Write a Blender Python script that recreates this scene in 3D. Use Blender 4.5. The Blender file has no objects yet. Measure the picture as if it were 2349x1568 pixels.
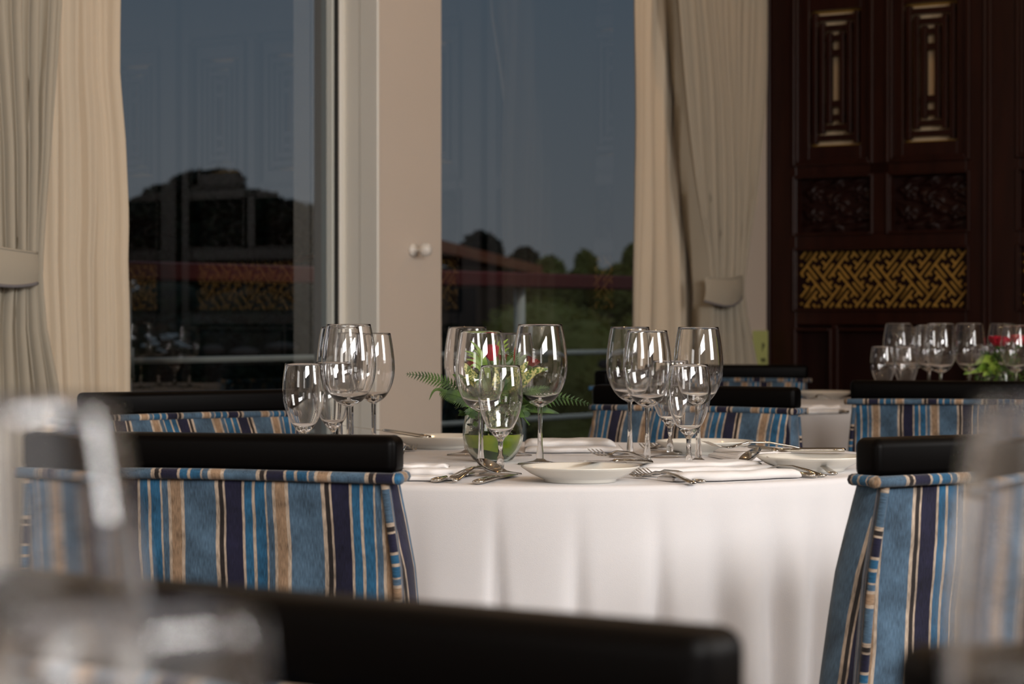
import bpy, math, random
from mathutils import Vector, Matrix, noise
R_ = math.radians
sin, cos, pi, sqrt, exp = math.sin, math.cos, math.pi, math.sqrt, math.exp
sc = bpy.context.scene
col = sc.collection
random.seed(7)

# ------------------------------------------------------------------ camera, light, exposure
F = 85 / 36 * 2349          # focal length in pixels
HZ = 738.0                  # row of the horizon
CX = 1174.5
CZ = 0.99                   # eye height
cam_d = bpy.data.cameras.new('camera'); cam = bpy.data.objects.new('camera', cam_d); col.objects.link(cam)
cam_d.lens = 85; cam_d.sensor_width = 36; cam_d.clip_start = .05; cam_d.clip_end = 500
cam.location = (0, 0, CZ); cam.rotation_euler = (pi / 2 - math.atan((784 - HZ) / F), 0, 0)
cam_d.dof.use_dof = True; cam_d.dof.focus_distance = 3.75; cam_d.dof.aperture_fstop = 8.5
sc.camera = cam
sc.view_settings.view_transform = 'Standard'; sc.view_settings.look = 'None'
sc.view_settings.gamma = 1; sc.view_settings.exposure = 0.16
sc.view_settings.use_curve_mapping = False
sc.cycles.use_denoising = True
sc.cycles.max_bounces = 14; sc.cycles.transmission_bounces = 14; sc.cycles.transparent_max_bounces = 16
sc.cycles.diffuse_bounces = 3; sc.cycles.glossy_bounces = 6
sc.cycles.caustics_reflective = False; sc.cycles.caustics_refractive = True
sc.cycles.sample_clamp_indirect = 16; sc.cycles.blur_glossy = .3

UX, UY = 0.5547, 0.8320     # window wall direction (recedes to the right); outward normal is (-UY, UX)
PHI = math.atan2(UY, UX)
D_WALL = 4.30; S_SCR = 8.23; T_BACK = -1.6; S_MIN = -3.4; CEIL = 2.8

def room(s, t, z=0):
    return Vector((s * UX - t * UY, s * UY + t * UX, z))

w = bpy.data.worlds.new('dusk'); sc.world = w; w.use_nodes = True
nt = w.node_tree; nt.nodes.clear()
geo = nt.nodes.new('ShaderNodeTexCoord'); sep = nt.nodes.new('ShaderNodeSeparateXYZ')
rmp = nt.nodes.new('ShaderNodeValToRGB'); bg = nt.nodes.new('ShaderNodeBackground'); out = nt.nodes.new('ShaderNodeOutputWorld')
nt.links.new(geo.outputs['Generated'], sep.inputs[0]); nt.links.new(sep.outputs['Z'], rmp.inputs[0])
nt.links.new(rmp.outputs[0], bg.inputs[0]); nt.links.new(bg.outputs[0], out.inputs[0])
cr = rmp.color_ramp
cr.elements[0].position = 0.0; cr.elements[0].color = (.070, .074, .080, 1)
cr.elements[1].position = .16; cr.elements[1].color = (.042, .058, .078, 1)
bg.inputs[1].default_value = 1.28

def area(name, loc, target, sx, sy, power, color):
    l = bpy.data.lights.new(name, 'AREA'); l.shape = 'RECTANGLE'; l.size = sx; l.size_y = sy
    l.energy = power; l.color = color
    o = bpy.data.objects.new(name, l); col.objects.link(o); o.location = loc
    o.rotation_euler = (Vector(target) - Vector(loc)).to_track_quat('-Z', 'Y').to_euler()
    return o
# area lights standing in for assumed windows behind the camera, all out of view
p = room(.55, T_BACK + .08, 2.15)
area('assumed_back_window_light', p, p + room(.1, 1, -.12), 2.1, .58, 112, (1.0, .975, .95))  # assumed from the bright highlight on the wine glasses
p = room(-1.6, T_BACK + .08, 1.85)
area('added_back_light_far', p, p + room(0, 1, -.04), 1.15, 1.3, 14, (1.0, .95, .90))  # added fill, no such source known
p = room(4.1, T_BACK + .08, 1.9)
area('assumed_back_light_side', p, p + room(0, 1, -.04), 1.1, 1.3, 62, (1.0, .975, .95))  # assumed from the stronger light on the right front chair
p = room(S_MIN + .08, 1.6, 1.9)
area('added_end_light', p, p + room(1, 0, -.04), 1.4, 1.2, 26, (1.0, .94, .88))  # added at the end wall for a left highlight, source unseen
# assumed warm ceiling spots, out of view, taken from orange sparkles on the glasses
def bulb(loc, power, rad=.035, color=(1.0, .60, .28)):
    l = bpy.data.lights.new('assumed_ceiling_bulb', 'POINT'); l.energy = power; l.shadow_soft_size = rad; l.color = color
    o = bpy.data.objects.new('assumed_ceiling_bulb', l); col.objects.link(o); o.location = loc
for s in (0.4, 2.6, 4.8, 7.0):
    for t in (-.4, 1.4, 3.2):
        bulb(room(s, t, CEIL - .12), 3.4, .028)
# fill light added above the balcony to brighten the railing; no lamp known there
p = room(8.6, 4.9, 2.45)
area('railing_fill', p, p + Vector((0, 0, -1)), .5, .5, 5, (1.0, .96, .9))

# ------------------------------------------------------------------ node helpers and materials
def nm(name):
    m = bpy.data.materials.new(name); m.use_nodes = True
    return m, m.node_tree, m.node_tree.nodes['Principled BSDF']

def lin(c):
    return tuple(((v / 255) / 12.92 if v / 255 <= .04045 else ((v / 255 + .055) / 1.055) ** 2.4) for v in c) + (1,)

def simple(name, rgb, rough=.5, metal=0, noise_s=0, var=0, bump=0, bump_s=200, spec=.5, emis=None, sheen=0, subs=0, trans=0, stretch=None):
    m, t, b = nm(name)
    c = lin(rgb)
    b.inputs['Base Color'].default_value = c; b.inputs['Roughness'].default_value = rough
    b.inputs['Metallic'].default_value = metal; b.inputs['Specular IOR Level'].default_value = spec
    if sheen: b.inputs['Sheen Weight'].default_value = sheen
    if trans: b.inputs['Transmission Weight'].default_value = trans
    if subs:
        b.inputs['Subsurface Weight'].default_value = subs; b.inputs['Subsurface Scale'].default_value = .01
    tc = t.nodes.new('ShaderNodeTexCoord'); src = tc.outputs['Object']
    if stretch:
        mp = t.nodes.new('ShaderNodeMapping'); mp.inputs['Scale'].default_value = stretch
        t.links.new(src, mp.inputs[0]); src = mp.outputs[0]
    if noise_s:
        n = t.nodes.new('ShaderNodeTexNoise'); n.inputs['Scale'].default_value = noise_s; n.inputs['Detail'].default_value = 5
        t.links.new(src, n.inputs[0])
        mx = t.nodes.new('ShaderNodeMix'); mx.data_type = 'RGBA'
        mx.inputs[6].default_value = tuple(v * (1 - var) for v in c[:3]) + (1,)
        mx.inputs[7].default_value = tuple(min(1, v * (1 + var)) for v in c[:3]) + (1,)
        t.links.new(n.outputs[0], mx.inputs[0]); t.links.new(mx.outputs[2], b.inputs['Base Color'])
    if bump:
        n2 = t.nodes.new('ShaderNodeTexNoise'); n2.inputs['Scale'].default_value = bump_s; n2.inputs['Detail'].default_value = 3
        t.links.new(src, n2.inputs[0])
        bp = t.nodes.new('ShaderNodeBump'); bp.inputs['Strength'].default_value = bump; bp.inputs['Distance'].default_value = .002
        t.links.new(n2.outputs[0], bp.inputs['Height']); t.links.new(bp.outputs[0], b.inputs['Normal'])
    if emis:
        b.inputs['Emission Color'].default_value = lin(emis[0]); b.inputs['Emission Strength'].default_value = emis[1]
    return m

def stripe_material():
    m, t, b = nm('striped_chenille')
    uv = t.nodes.new('ShaderNodeUVMap'); uv.uv_map = 'UVMap'
    sp = t.nodes.new('ShaderNodeSeparateXYZ'); t.links.new(uv.outputs[0], sp.inputs[0])
    nz = t.nodes.new('ShaderNodeTexNoise'); nz.inputs['Scale'].default_value = 11; nz.inputs['Detail'].default_value = 2
    t.links.new(uv.outputs[0], nz.inputs[0])
    sub = t.nodes.new('ShaderNodeMath'); sub.operation = 'SUBTRACT'; sub.inputs[1].default_value = .5
    t.links.new(nz.outputs[0], sub.inputs[0])
    ml = t.nodes.new('ShaderNodeMath'); ml.operation = 'MULTIPLY'; ml.inputs[1].default_value = .006
    t.links.new(sub.outputs[0], ml.inputs[0])
    ad = t.nodes.new('ShaderNodeMath'); ad.operation = 'ADD'; t.links.new(sp.outputs[0], ad.inputs[0]); t.links.new(ml.outputs[0], ad.inputs[1])
    dv = t.nodes.new('ShaderNodeMath'); dv.operation = 'DIVIDE'; dv.inputs[1].default_value = .143; t.links.new(ad.outputs[0], dv.inputs[0])
    fr = t.nodes.new('ShaderNodeMath'); fr.operation = 'FRACT'; t.links.new(dv.outputs[0], fr.inputs[0])
    rp = t.nodes.new('ShaderNodeValToRGB'); rp.color_ramp.interpolation = 'CONSTANT'; t.links.new(fr.outputs[0], rp.inputs[0])
    steel, navy, black, teal, beige, tan = (68, 90, 110), (27, 27, 48), (38, 33, 33), (38, 84, 116), (164, 148, 132), (138, 114, 92)
    st = [(0, beige), (.023, black), (.066, beige), (.085, navy), (.245, beige), (.268, teal), (.34, beige), (.368, teal),
          (.462, beige), (.48, steel), (.535, beige), (.56, tan), (.655, beige), (.685, steel), (.985, beige)]
    e = rp.color_ramp.elements
    e[0].position = 0; e[0].color = lin(st[0][1]); e[1].position = .023; e[1].color = lin(st[1][1])
    for pos, c in st[2:]:
        x = e.new(pos); x.color = lin(c)
    # worn chenille pile: blotches and fine vertical fibres
    n1 = t.nodes.new('ShaderNodeTexNoise'); n1.inputs['Scale'].default_value = 22; n1.inputs['Detail'].default_value = 6
    t.links.new(uv.outputs[0], n1.inputs[0])
    mp = t.nodes.new('ShaderNodeMapping'); mp.inputs['Scale'].default_value = (900, 90, 1); t.links.new(uv.outputs[0], mp.inputs[0])
    n2 = t.nodes.new('ShaderNodeTexNoise'); n2.inputs['Scale'].default_value = 1; n2.inputs['Detail'].default_value = 3
    t.links.new(mp.outputs[0], n2.inputs[0])
    a2 = t.nodes.new('ShaderNodeMath'); a2.operation = 'ADD'; t.links.new(n1.outputs[0], a2.inputs[0]); t.links.new(n2.outputs[0], a2.inputs[1])
    mr = t.nodes.new('ShaderNodeMapRange'); mr.inputs[1].default_value = .6; mr.inputs[2].default_value = 1.4
    mr.inputs[1].default_value = .7; mr.inputs[2].default_value = 1.3; mr.inputs[3].default_value = .42; mr.inputs[4].default_value = 1.7; t.links.new(a2.outputs[0], mr.inputs[0])
    hs = t.nodes.new('ShaderNodeHueSaturation'); t.links.new(rp.outputs[0], hs.inputs['Color']); t.links.new(mr.outputs[0], hs.inputs['Value'])
    t.links.new(hs.outputs[0], b.inputs['Base Color'])
    b.inputs['Roughness'].default_value = .85; b.inputs['Sheen Weight'].default_value = .15; b.inputs['Specular IOR Level'].default_value = .2
    bp = t.nodes.new('ShaderNodeBump'); bp.inputs['Strength'].default_value = .5; bp.inputs['Distance'].default_value = .0015
    t.links.new(n2.outputs[0], bp.inputs['Height']); t.links.new(bp.outputs[0], b.inputs['Normal'])
    return m

def glass_material(name, color=(1, 1, 1), rough=0, ior=1.5):
    m = bpy.data.materials.new(name); m.use_nodes = True; t = m.node_tree; t.nodes.clear()
    g = t.nodes.new('ShaderNodeBsdfGlass'); g.inputs['Color'].default_value = (*color, 1); g.inputs['Roughness'].default_value = rough
    g.inputs['IOR'].default_value = ior; o = t.nodes.new('ShaderNodeOutputMaterial'); t.links.new(g.outputs[0], o.inputs[0])
    return m

def pane_material(name, tint=(.93, .96, .95), ior=2.2):
    m = bpy.data.materials.new(name); m.use_nodes = True; t = m.node_tree; t.nodes.clear()
    tr = t.nodes.new('ShaderNodeBsdfTransparent'); tr.inputs[0].default_value = (*tint, 1)
    gl = t.nodes.new('ShaderNodeBsdfGlossy'); gl.inputs['Roughness'].default_value = .004
    fr = t.nodes.new('ShaderNodeFresnel'); fr.inputs[0].default_value = ior
    mx = t.nodes.new('ShaderNodeMixShader'); o = t.nodes.new('ShaderNodeOutputMaterial')
    t.links.new(fr.outputs[0], mx.inputs[0]); t.links.new(tr.outputs[0], mx.inputs[1]); t.links.new(gl.outputs[0], mx.inputs[2])
    t.links.new(mx.outputs[0], o.inputs[0])
    return m

def two_tone(name, a, b_, scale, rough=.5, lo=.42, hi=.58):
    m, t, b = nm(name)
    tc = t.nodes.new('ShaderNodeTexCoord'); n = t.nodes.new('ShaderNodeTexNoise'); n.inputs['Scale'].default_value = scale
    n.inputs['Detail'].default_value = 4; t.links.new(tc.outputs['Object'], n.inputs[0])
    r = t.nodes.new('ShaderNodeValToRGB'); r.color_ramp.elements[0].position = lo; r.color_ramp.elements[1].position = hi
    r.color_ramp.elements[0].color = lin(a); r.color_ramp.elements[1].color = lin(b_)
    t.links.new(n.outputs[0], r.inputs[0]); t.links.new(r.outputs[0], b.inputs['Base Color']); b.inputs['Roughness'].default_value = rough
    return m

def translucent(name, rgb, mix=.3, bump=.3):
    m, t, b = nm(name)
    b.inputs['Base Color'].default_value = lin(rgb); b.inputs['Roughness'].default_value = .9; b.inputs['Specular IOR Level'].default_value = .1
    tr = t.nodes.new('ShaderNodeBsdfTranslucent'); tr.inputs[0].default_value = lin(rgb)
    mx = t.nodes.new('ShaderNodeMixShader'); mx.inputs[0].default_value = mix
    o = t.nodes['Material Output']; t.links.new(b.outputs[0], mx.inputs[1]); t.links.new(tr.outputs[0], mx.inputs[2]); t.links.new(mx.outputs[0], o.inputs[0])
    tc = t.nodes.new('ShaderNodeTexCoord'); mp = t.nodes.new('ShaderNodeMapping'); mp.inputs['Scale'].default_value = (60, 60, 2)
    n = t.nodes.new('ShaderNodeTexNoise'); n.inputs['Scale'].default_value = 1; bp = t.nodes.new('ShaderNodeBump')
    bp.inputs['Strength'].default_value = bump; bp.inputs['Distance'].default_value = .004
    t.links.new(tc.outputs['Object'], mp.inputs[0]); t.links.new(mp.outputs[0], n.inputs[0]); t.links.new(n.outputs[0], bp.inputs['Height'])
    t.links.new(bp.outputs[0], b.inputs['Normal'])
    return m

M = dict(
    stripe=stripe_material(),
    black_wood=simple('black_lacquer', (3, 2, 2), .42, noise_s=6, var=.3, spec=.07),
    mahogany=simple('dark_mahogany', (40, 17, 10), .30, noise_s=5, var=.6, stretch=(6, 6, .8), spec=.2),
    carve=simple('carved_mahogany', (30, 11, 8), .42, spec=.16, noise_s=8, var=.4),
    cream=simple('cream_board', (214, 188, 152), .7, noise_s=3, var=.05),
    gold=simple('backlit_gold', (176, 134, 60), .5, metal=.3, noise_s=9, var=.35),  # warm backlight of the screen is put into this gold colour
    cloth=simple('white_linen', (226, 224, 226), .9, bump=.12, bump_s=900, spec=.15, sheen=.1),
    napkin=simple('napkin_linen', (230, 227, 226), .9, bump=.15, bump_s=700, spec=.15, sheen=.1),
    china=simple('white_porcelain', (236, 232, 222), .09, spec=.6, noise_s=3, var=.01),
    steel=simple('polished_steel', (205, 200, 192), .09, metal=1, noise_s=30, var=.03),
    glass=glass_material('clear_crystal'),
    thin=pane_material('thin_crystal', (.985, .985, .985), 1.3),
    vase=glass_material('vase_glass', (.97, .99, .97), ior=1.45),
    pane=pane_material('window_pane'),
    frame=simple('white_frame_paint', (232, 228, 218), .4, noise_s=4, var=.03),
    gasket=simple('black_gasket', (14, 14, 14), .5),
    wall=simple('beige_plaster', (214, 200, 186), .85, noise_s=2.5, var=.03, bump=.15, bump_s=150),
    ceil=simple('ceiling_paint', (200, 190, 176), .9, noise_s=2, var=.02),
    floor=simple('brown_carpet', (62, 46, 36), .95, noise_s=60, var=.3, bump=.4, bump_s=300),
    sheer=translucent('sheer_cream', (234, 217, 193), .22, .12),
    drape=translucent('taupe_drape', (176, 167, 151), .04, .12),
    cord=simple('grey_cord', (120, 116, 118), .7),
    knob=simple('white_ceramic', (232, 226, 218), .15, spec=.6),
    red_rail=simple('red_stained_wood', (108, 30, 16), .4, noise_s=12, var=.25, stretch=(1, 8, 8)),
    pipe=simple('pale_painted_steel', (222, 224, 216), .5),
    deck=simple('grey_deck', (80, 76, 70), .8, noise_s=20, var=.2),
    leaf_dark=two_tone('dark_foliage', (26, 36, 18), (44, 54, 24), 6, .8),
    leaf_haze_lit=two_tone('haze_lit_foliage', (186, 178, 88), (206, 192, 108), 5, .8),  # curtain reflection haze is put into this paler leaf colour
    bark=simple('bark', (46, 36, 28), .9, noise_s=8, var=.4),
    ground=two_tone('garden_ground', (34, 36, 20), (60, 52, 34), .6, .95),
    stone=two_tone('grey_stone', (70, 62, 56), (110, 98, 88), 3, .9),
    petal_w=simple('white_petal', (230, 230, 226), .7),
    roof=two_tone('terracotta_tiles', (236, 136, 96), (246, 156, 112), 5, .85),
    house=two_tone('brown_render', (120, 96, 78), (140, 112, 90), 2, .9),
    petal=two_tone('crimson_petal', (150, 8, 34), (202, 22, 58), 60, .55),
    petal_d=two_tone('dark_red_petal', (92, 4, 12), (170, 14, 22), 50, .4),
    fern=two_tone('fern_green', (40, 70, 22), (74, 108, 36), 50, .55),
    grass=two_tone('lime_leaf', (104, 140, 40), (150, 178, 76), 40, .45),
    varieg=two_tone('variegated_leaf', (72, 108, 26), (206, 200, 128), 260, .4, .45, .55),
    grey_leaf=two_tone('grey_green_leaf', (110, 134, 104), (140, 160, 130), 60, .6),
    lining=two_tone('wrapped_leaf', (150, 158, 18), (92, 118, 16), 26, .35, .35, .65),
    lining_d=two_tone('dark_wrapped_leaf', (22, 48, 14), (48, 78, 20), 30, .35),
    water=glass_material('water', (.97, 1, .95), ior=1.33),
    paper=simple('pale_green_paper', (196, 202, 128), .8, noise_s=3, var=.04),
    ink=simple('black_ink', (40, 40, 34), .8),
)

# ------------------------------------------------------------------ geometry helpers
def mk(name, V, Fc, mat, parent=None, uv=None, smooth=True, loc=(0, 0, 0), rot=(0, 0, 0)):
    me = bpy.data.meshes.new(name); me.from_pydata([tuple(v) for v in V], [], Fc); me.update()
    me.materials.append(mat if not isinstance(mat, str) else M[mat])
    if smooth: me.polygons.foreach_set('use_smooth', [True] * len(me.polygons))
    if uv:
        l = me.uv_layers.new(name='UVMap')
        for lp in me.loops: l.data[lp.index].uv = uv[lp.vertex_index]
    o = bpy.data.objects.new(name, me); col.objects.link(o); o.location = loc; o.rotation_euler = rot
    if parent: o.parent = parent
    return o

def tag(o, label=None, cat=None, group=None, kind=None):
    if label: o['label'] = label
    if cat: o['category'] = cat
    if group: o['group'] = group
    if kind: o['kind'] = kind
    return o

def empty(name, loc=(0, 0, 0), rz=0):
    o = bpy.data.objects.new(name, None); o.empty_display_size = .05; col.objects.link(o); o.location = loc; o.rotation_euler = (0, 0, rz)
    return o

def copy_tree(o, parent=None):
    c = o.copy(); col.objects.link(c); c.parent = parent
    for ch in o.children: copy_tree(ch, c)
    return c

class MB:
    def __init__(s): s.V = []; s.F = []; s.U = []
    def add(s, V, Fc, U=None):
        b = len(s.V); s.V += [tuple(v) for v in V]; s.F += [tuple(i + b for i in f) for f in Fc]
        s.U += U if U else [(v[0], v[2]) for v in V]
        return s
    def box(s, x0, x1, y0, y1, z0, z1, bv=0):
        if x1 < x0: x0, x1 = x1, x0
        if y1 < y0: y0, y1 = y1, y0
        bv = min(bv, (x1 - x0) * .45, (y1 - y0) * .45, (z1 - z0) * .45)
        if bv <= 0:
            V = [(x, y, z) for z in (z0, z1) for y in (y0, y1) for x in (x0, x1)]
            return s.add(V, [(0, 2, 3, 1), (4, 5, 7, 6), (0, 1, 5, 4), (2, 6, 7, 3), (0, 4, 6, 2), (1, 3, 7, 5)])
        V = []
        for (zz, ins) in ((z0, bv), (z0 + bv, 0), (z1 - bv, 0), (z1, bv)):
            a, b, c, d = x0 + ins, x1 - ins, y0 + ins, y1 - ins
            k = bv if not ins else 0
            V += [(a + k, c, zz), (b - k, c, zz), (b, c + k, zz), (b, d - k, zz), (b - k, d, zz), (a + k, d, zz), (a, d - k, zz), (a, c + k, zz)]
        Fc = [tuple(range(7, -1, -1)), tuple(range(24, 32))]
        for r in range(3):
            for i in range(8):
                j = (i + 1) % 8; Fc.append((r * 8 + i, r * 8 + j, r * 8 + 8 + j, r * 8 + 8 + i))
        return s.add(V, Fc)
    def tube(s, pts, rad, seg=8, cap=True, u0=0, flat=1.0):
        pts = [Vector(p) for p in pts]; n = len(pts); V = []; U = []; L = u0
        for i, p in enumerate(pts):
            d = (pts[min(i + 1, n - 1)] - pts[max(i - 1, 0)]).normalized()
            a = d.cross(Vector((0, 0, 1)))
            if a.length < .05: a = d.cross(Vector((0, 1, 0)))
            a.normalize(); b = d.cross(a)
            r = rad[i] if isinstance(rad, (list, tuple)) else rad
            if i: L += (p - pts[i - 1]).length
            for k in range(seg):
                t = 2 * pi * k / seg; V.append(p + a * cos(t) * r + b * sin(t) * r * flat); U.append((L, k / seg * .03))
        Fc = [(i * seg + k, i * seg + (k + 1) % seg, (i + 1) * seg + (k + 1) % seg, (i + 1) * seg + k) for i in range(n - 1) for k in range(seg)]
        if cap: Fc += [tuple(range(seg - 1, -1, -1)), tuple(range((n - 1) * seg, n * seg))]
        return s.add(V, Fc, U)
    def rev(s, prof, seg=40, c=(0, 0, 0), capend=False):
        V = []
        for r, z in prof:
            for k in range(seg):
                t = 2 * pi * k / seg; V.append((c[0] + r * cos(t), c[1] + r * sin(t), c[2] + z))
        n = len(prof)
        Fc = [(i * seg + k, i * seg + (k + 1) % seg, (i + 1) * seg + (k + 1) % seg, (i + 1) * seg + k) for i in range(n - 1) for k in range(seg)]
        if capend: Fc += [tuple(range((n - 1) * seg, n * seg))]
        return s.add(V, Fc)
    def grid(s, fn, nu, nv, uvf=None):
        V = []; U = []
        for j in range(nv + 1):
            for i in range(nu + 1):
                V.append(fn(i / nu, j / nv)); U.append(uvf(i / nu, j / nv) if uvf else (V[-1][0], V[-1][2]))
        Fc = [(j * (nu + 1) + i, j * (nu + 1) + i + 1, (j + 1) * (nu + 1) + i + 1, (j + 1) * (nu + 1) + i) for j in range(nv) for i in range(nu)]
        return s.add(V, Fc, U)
    def ball(s, c, r, seg=12, sc_=(1, 1, 1)):
        prof = [(sin(pi * i / seg) * 1, -cos(pi * i / seg)) for i in range(seg + 1)]
        V = [(c[0] + r * sc_[0] * a * cos(2 * pi * k / seg), c[1] + r * sc_[1] * a * sin(2 * pi * k / seg), c[2] + r * sc_[2] * z) for a, z in prof for k in range(seg)]
        return s.add(V, [(i * seg + k, i * seg + (k + 1) % seg, (i + 1) * seg + (k + 1) % seg, (i + 1) * seg + k) for i in range(seg) for k in range(seg)])
    def build(s, name, mat, parent=None, smooth=False, uv=False, **k):
        return mk(name, s.V, s.F, mat, parent, s.U if uv else None, smooth, **k)

def crom(pts, n=8):
    pts = [Vector(p) for p in pts]; q = [pts[0]] + pts + [pts[-1]]; o = []
    for i in range(1, len(q) - 2):
        for k in range(n):
            t = k / n; a, b, c, d = q[i - 1], q[i], q[i + 1], q[i + 2]
            o.append(.5 * ((2 * b) + (c - a) * t + (2 * a - 5 * b + 4 * c - d) * t * t + (3 * b - a - 3 * c + d) * t ** 3))
    o.append(pts[-1]); return o

def interp(tab, x):
    if x <= tab[0][0]: return tab[0][1]
    for (a, p), (b, q) in zip(tab, tab[1:]):
        if x <= b: return p + (q - p) * (x - a) / (b - a)
    return tab[-1][1]

def at(px, d, z=0): return Vector(((px - CX) / F * d, d, z))
TZ = .75
def tab(px, y, z=TZ):                       # a point on a plane of height z seen at picture position
    d = (CZ - z) * F / (y - HZ); return Vector(((px - CX) / F * d, d, z))
def s_of(px, T):
    dx = (px - CX) / F; Y = T / (UX - UY * dx); return Y * (UY + UX * dx)
def z_of(px, y, T):
    dx = (px - CX) / F; Y = T / (UX - UY * dx); return CZ + (HZ - y) * Y / F
def q_of(px, S=S_SCR):
    dx = (px - CX) / F; Y = S / (UY + UX * dx); return D_WALL - Y * (UX - UY * dx)
def zs_of(px, y, S=S_SCR):
    dx = (px - CX) / F; Y = S / (UY + UX * dx); return CZ + (HZ - y) * Y / F
RROT = (0, 0, PHI)
def st(name, mb, mat, parent=None, smooth=False):
    o = mb.build(name, mat, parent, smooth)
    if not parent: o.rotation_euler = RROT; o['kind'] = 'structure'
    return o

# ------------------------------------------------------------------ room shell (s, t, z coordinates turned by PHI)
S1 = 5.735; S2 = 6.058; S3 = 7.78; S0 = 2.6     # window 1: S0..S1, column S1..S2, window 2: S2..S3
TW = .24; HEAD = 2.45
st('floor', MB().box(S_MIN - .2, S_SCR + .3, T_BACK - .2, D_WALL + TW, -.1, 0), 'floor')
st('ceiling', MB().box(S_MIN - .2, S_SCR + .3, T_BACK - .2, D_WALL + TW, CEIL, CEIL + .1), 'ceil')
st('wall_window', MB().box(S_MIN, S0, D_WALL, D_WALL + TW, 0, CEIL).box(S1, S2, D_WALL, D_WALL + TW, 0, CEIL)
   .box(S3, S_SCR + .2, D_WALL, D_WALL + TW, 0, CEIL).box(S0, S1, D_WALL, D_WALL + TW, HEAD, CEIL).box(S2, S3, D_WALL, D_WALL + TW, HEAD, CEIL), 'wall')
# wall behind the camera with three openings added for the assumed window lights, end wall with one
b = MB(); xs = [S_MIN, -2.25, -.95, -.6, 1.7, 3.5, 4.7, S_SCR]
for i in range(0, 7, 2): b.box(xs[i], xs[i + 1], T_BACK - .2, T_BACK, 0, CEIL)
for i in (1, 3, 5): b.box(xs[i], xs[i + 1], T_BACK - .2, T_BACK, 0, 1.15).box(xs[i], xs[i + 1], T_BACK - .2, T_BACK, 2.65, CEIL)
st('wall_back', b, 'wall')
st('wall_left', MB().box(S_MIN - .2, S_MIN, T_BACK, .85, 0, CEIL).box(S_MIN - .2, S_MIN, 2.35, D_WALL + TW, 0, CEIL)
   .box(S_MIN - .2, S_MIN, .85, 2.35, 0, 1.2).box(S_MIN - .2, S_MIN, .85, 2.35, 2.6, CEIL), 'wall')
st('wall_right', MB().box(S_SCR + .12, S_SCR + .3, T_BACK - .2, D_WALL, 0, CEIL), 'mahogany')

def window(name, a, b_, tg, label):
    e = empty(name, (0, 0, 0), PHI); e['kind'] = 'structure'
    f = MB(); w_ = .055
    f.box(a, a + w_, tg - .03, tg + .03, .0, HEAD, .004).box(b_ - .03, b_, tg - .035, tg + .03, 0, HEAD, .004)
    f.box(a + w_, b_ - .03, tg - .03, tg + .03, 0, .08, .004).box(a + w_, b_ - .03, tg - .03, tg + .03, HEAD - .06, HEAD, .004)
    f.build('window_frame', 'frame', e)
    MB().box(b_ - .042, b_ - .03, tg - .028, tg + .02, .08, HEAD - .06).build('gasket', 'gasket', e)
    MB().box(b_ - .052, b_ - .042, tg - .02, tg + .02, .08, HEAD - .06).build('glazing_bead', 'pipe', e)
    y = tg
    mk('glass_pane', [(a + w_, y, .08), (b_ - .04, y, .08), (b_ - .04, y, HEAD - .06), (a + w_, y, HEAD - .06)], [(0, 1, 2, 3)], 'pane', e, smooth=False)
    return e
window('window_1', S0, S1, 4.452, '')
window('window_2', S2, S3, 4.515, '')
st('trim_window', MB().box(S1 - .012, S1 - .001, D_WALL - .008, D_WALL + .06, 0, HEAD, .003).box(S1 - .010, S1 - .001, D_WALL + .06, 4.42, 0, HEAD), 'frame')
st('baseboard_window', MB().box(S3 - .0, S_SCR, D_WALL - .015, D_WALL, 0, .1, .004).box(S1, S2, D_WALL - .015, D_WALL, 0, .1, .004), 'frame')

# curtain holdback knob on the column
kz = z_of(948, 573, D_WALL); ks = s_of(945, D_WALL)
e = empty('curtain_knob', room(ks, D_WALL, kz), PHI)
tag(e, 'white round curtain knob on the beige column between the two windows', 'knob')
def disc(prof, nm_, par):                    # turned about the -t axis
    b = MB().rev(prof, 24); b.V = [(x, -z, y) for x, y, z in b.V]; return b.build(nm_, 'knob', par, True)
disc([(0, 0), (.019, 0), (.021, .004), (.019, .010), (.012, .016), (.006, .020)], 'rose_plate', e)
disc([(.006, .018), (.006, .034)], 'neck', e)
disc([(.006, .032), (.014, .036), (.020, .044), (.021, .052), (.018, .062), (.010, .068), (0, .070)], 'knob_head', e)

# small sign beside the screen
pz0, pz1 = z_of(1750, 834, D_WALL), z_of(1750, 758, D_WALL)
e = empty('wall_sign', room(s_of(1747, D_WALL), D_WALL - .003, pz0), PHI)
tag(e, 'pale green paper sign with black letters on the wall left of the wooden screen', 'sign')
MB().box(-.075, .052, -.003, 0, -.08, pz1 - pz0).build('paper', 'paper', e)
def text(body, x, z, size, par, mat='ink', depth=.0006):
    c = bpy.data.curves.new('lettering', 'FONT'); c.body = body; c.size = size; c.extrude = depth
    o = bpy.data.objects.new('lettering', c); col.objects.link(o); o.parent = par; c.materials.append(M[mat])
    bpy.context.view_layer.update()
    me = bpy.data.meshes.new_from_object(o.evaluated_get(bpy.context.evaluated_depsgraph_get())); bpy.data.objects.remove(o)
    o = bpy.data.objects.new('lettering', me); col.objects.link(o); o.parent = par
    o.location = (x, -.0042, z); o.rotation_euler = (pi / 2, 0, 0); return o
text('P', -.012, .048, .045, e); text('wa', -.02, .006, .035, e)

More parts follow.
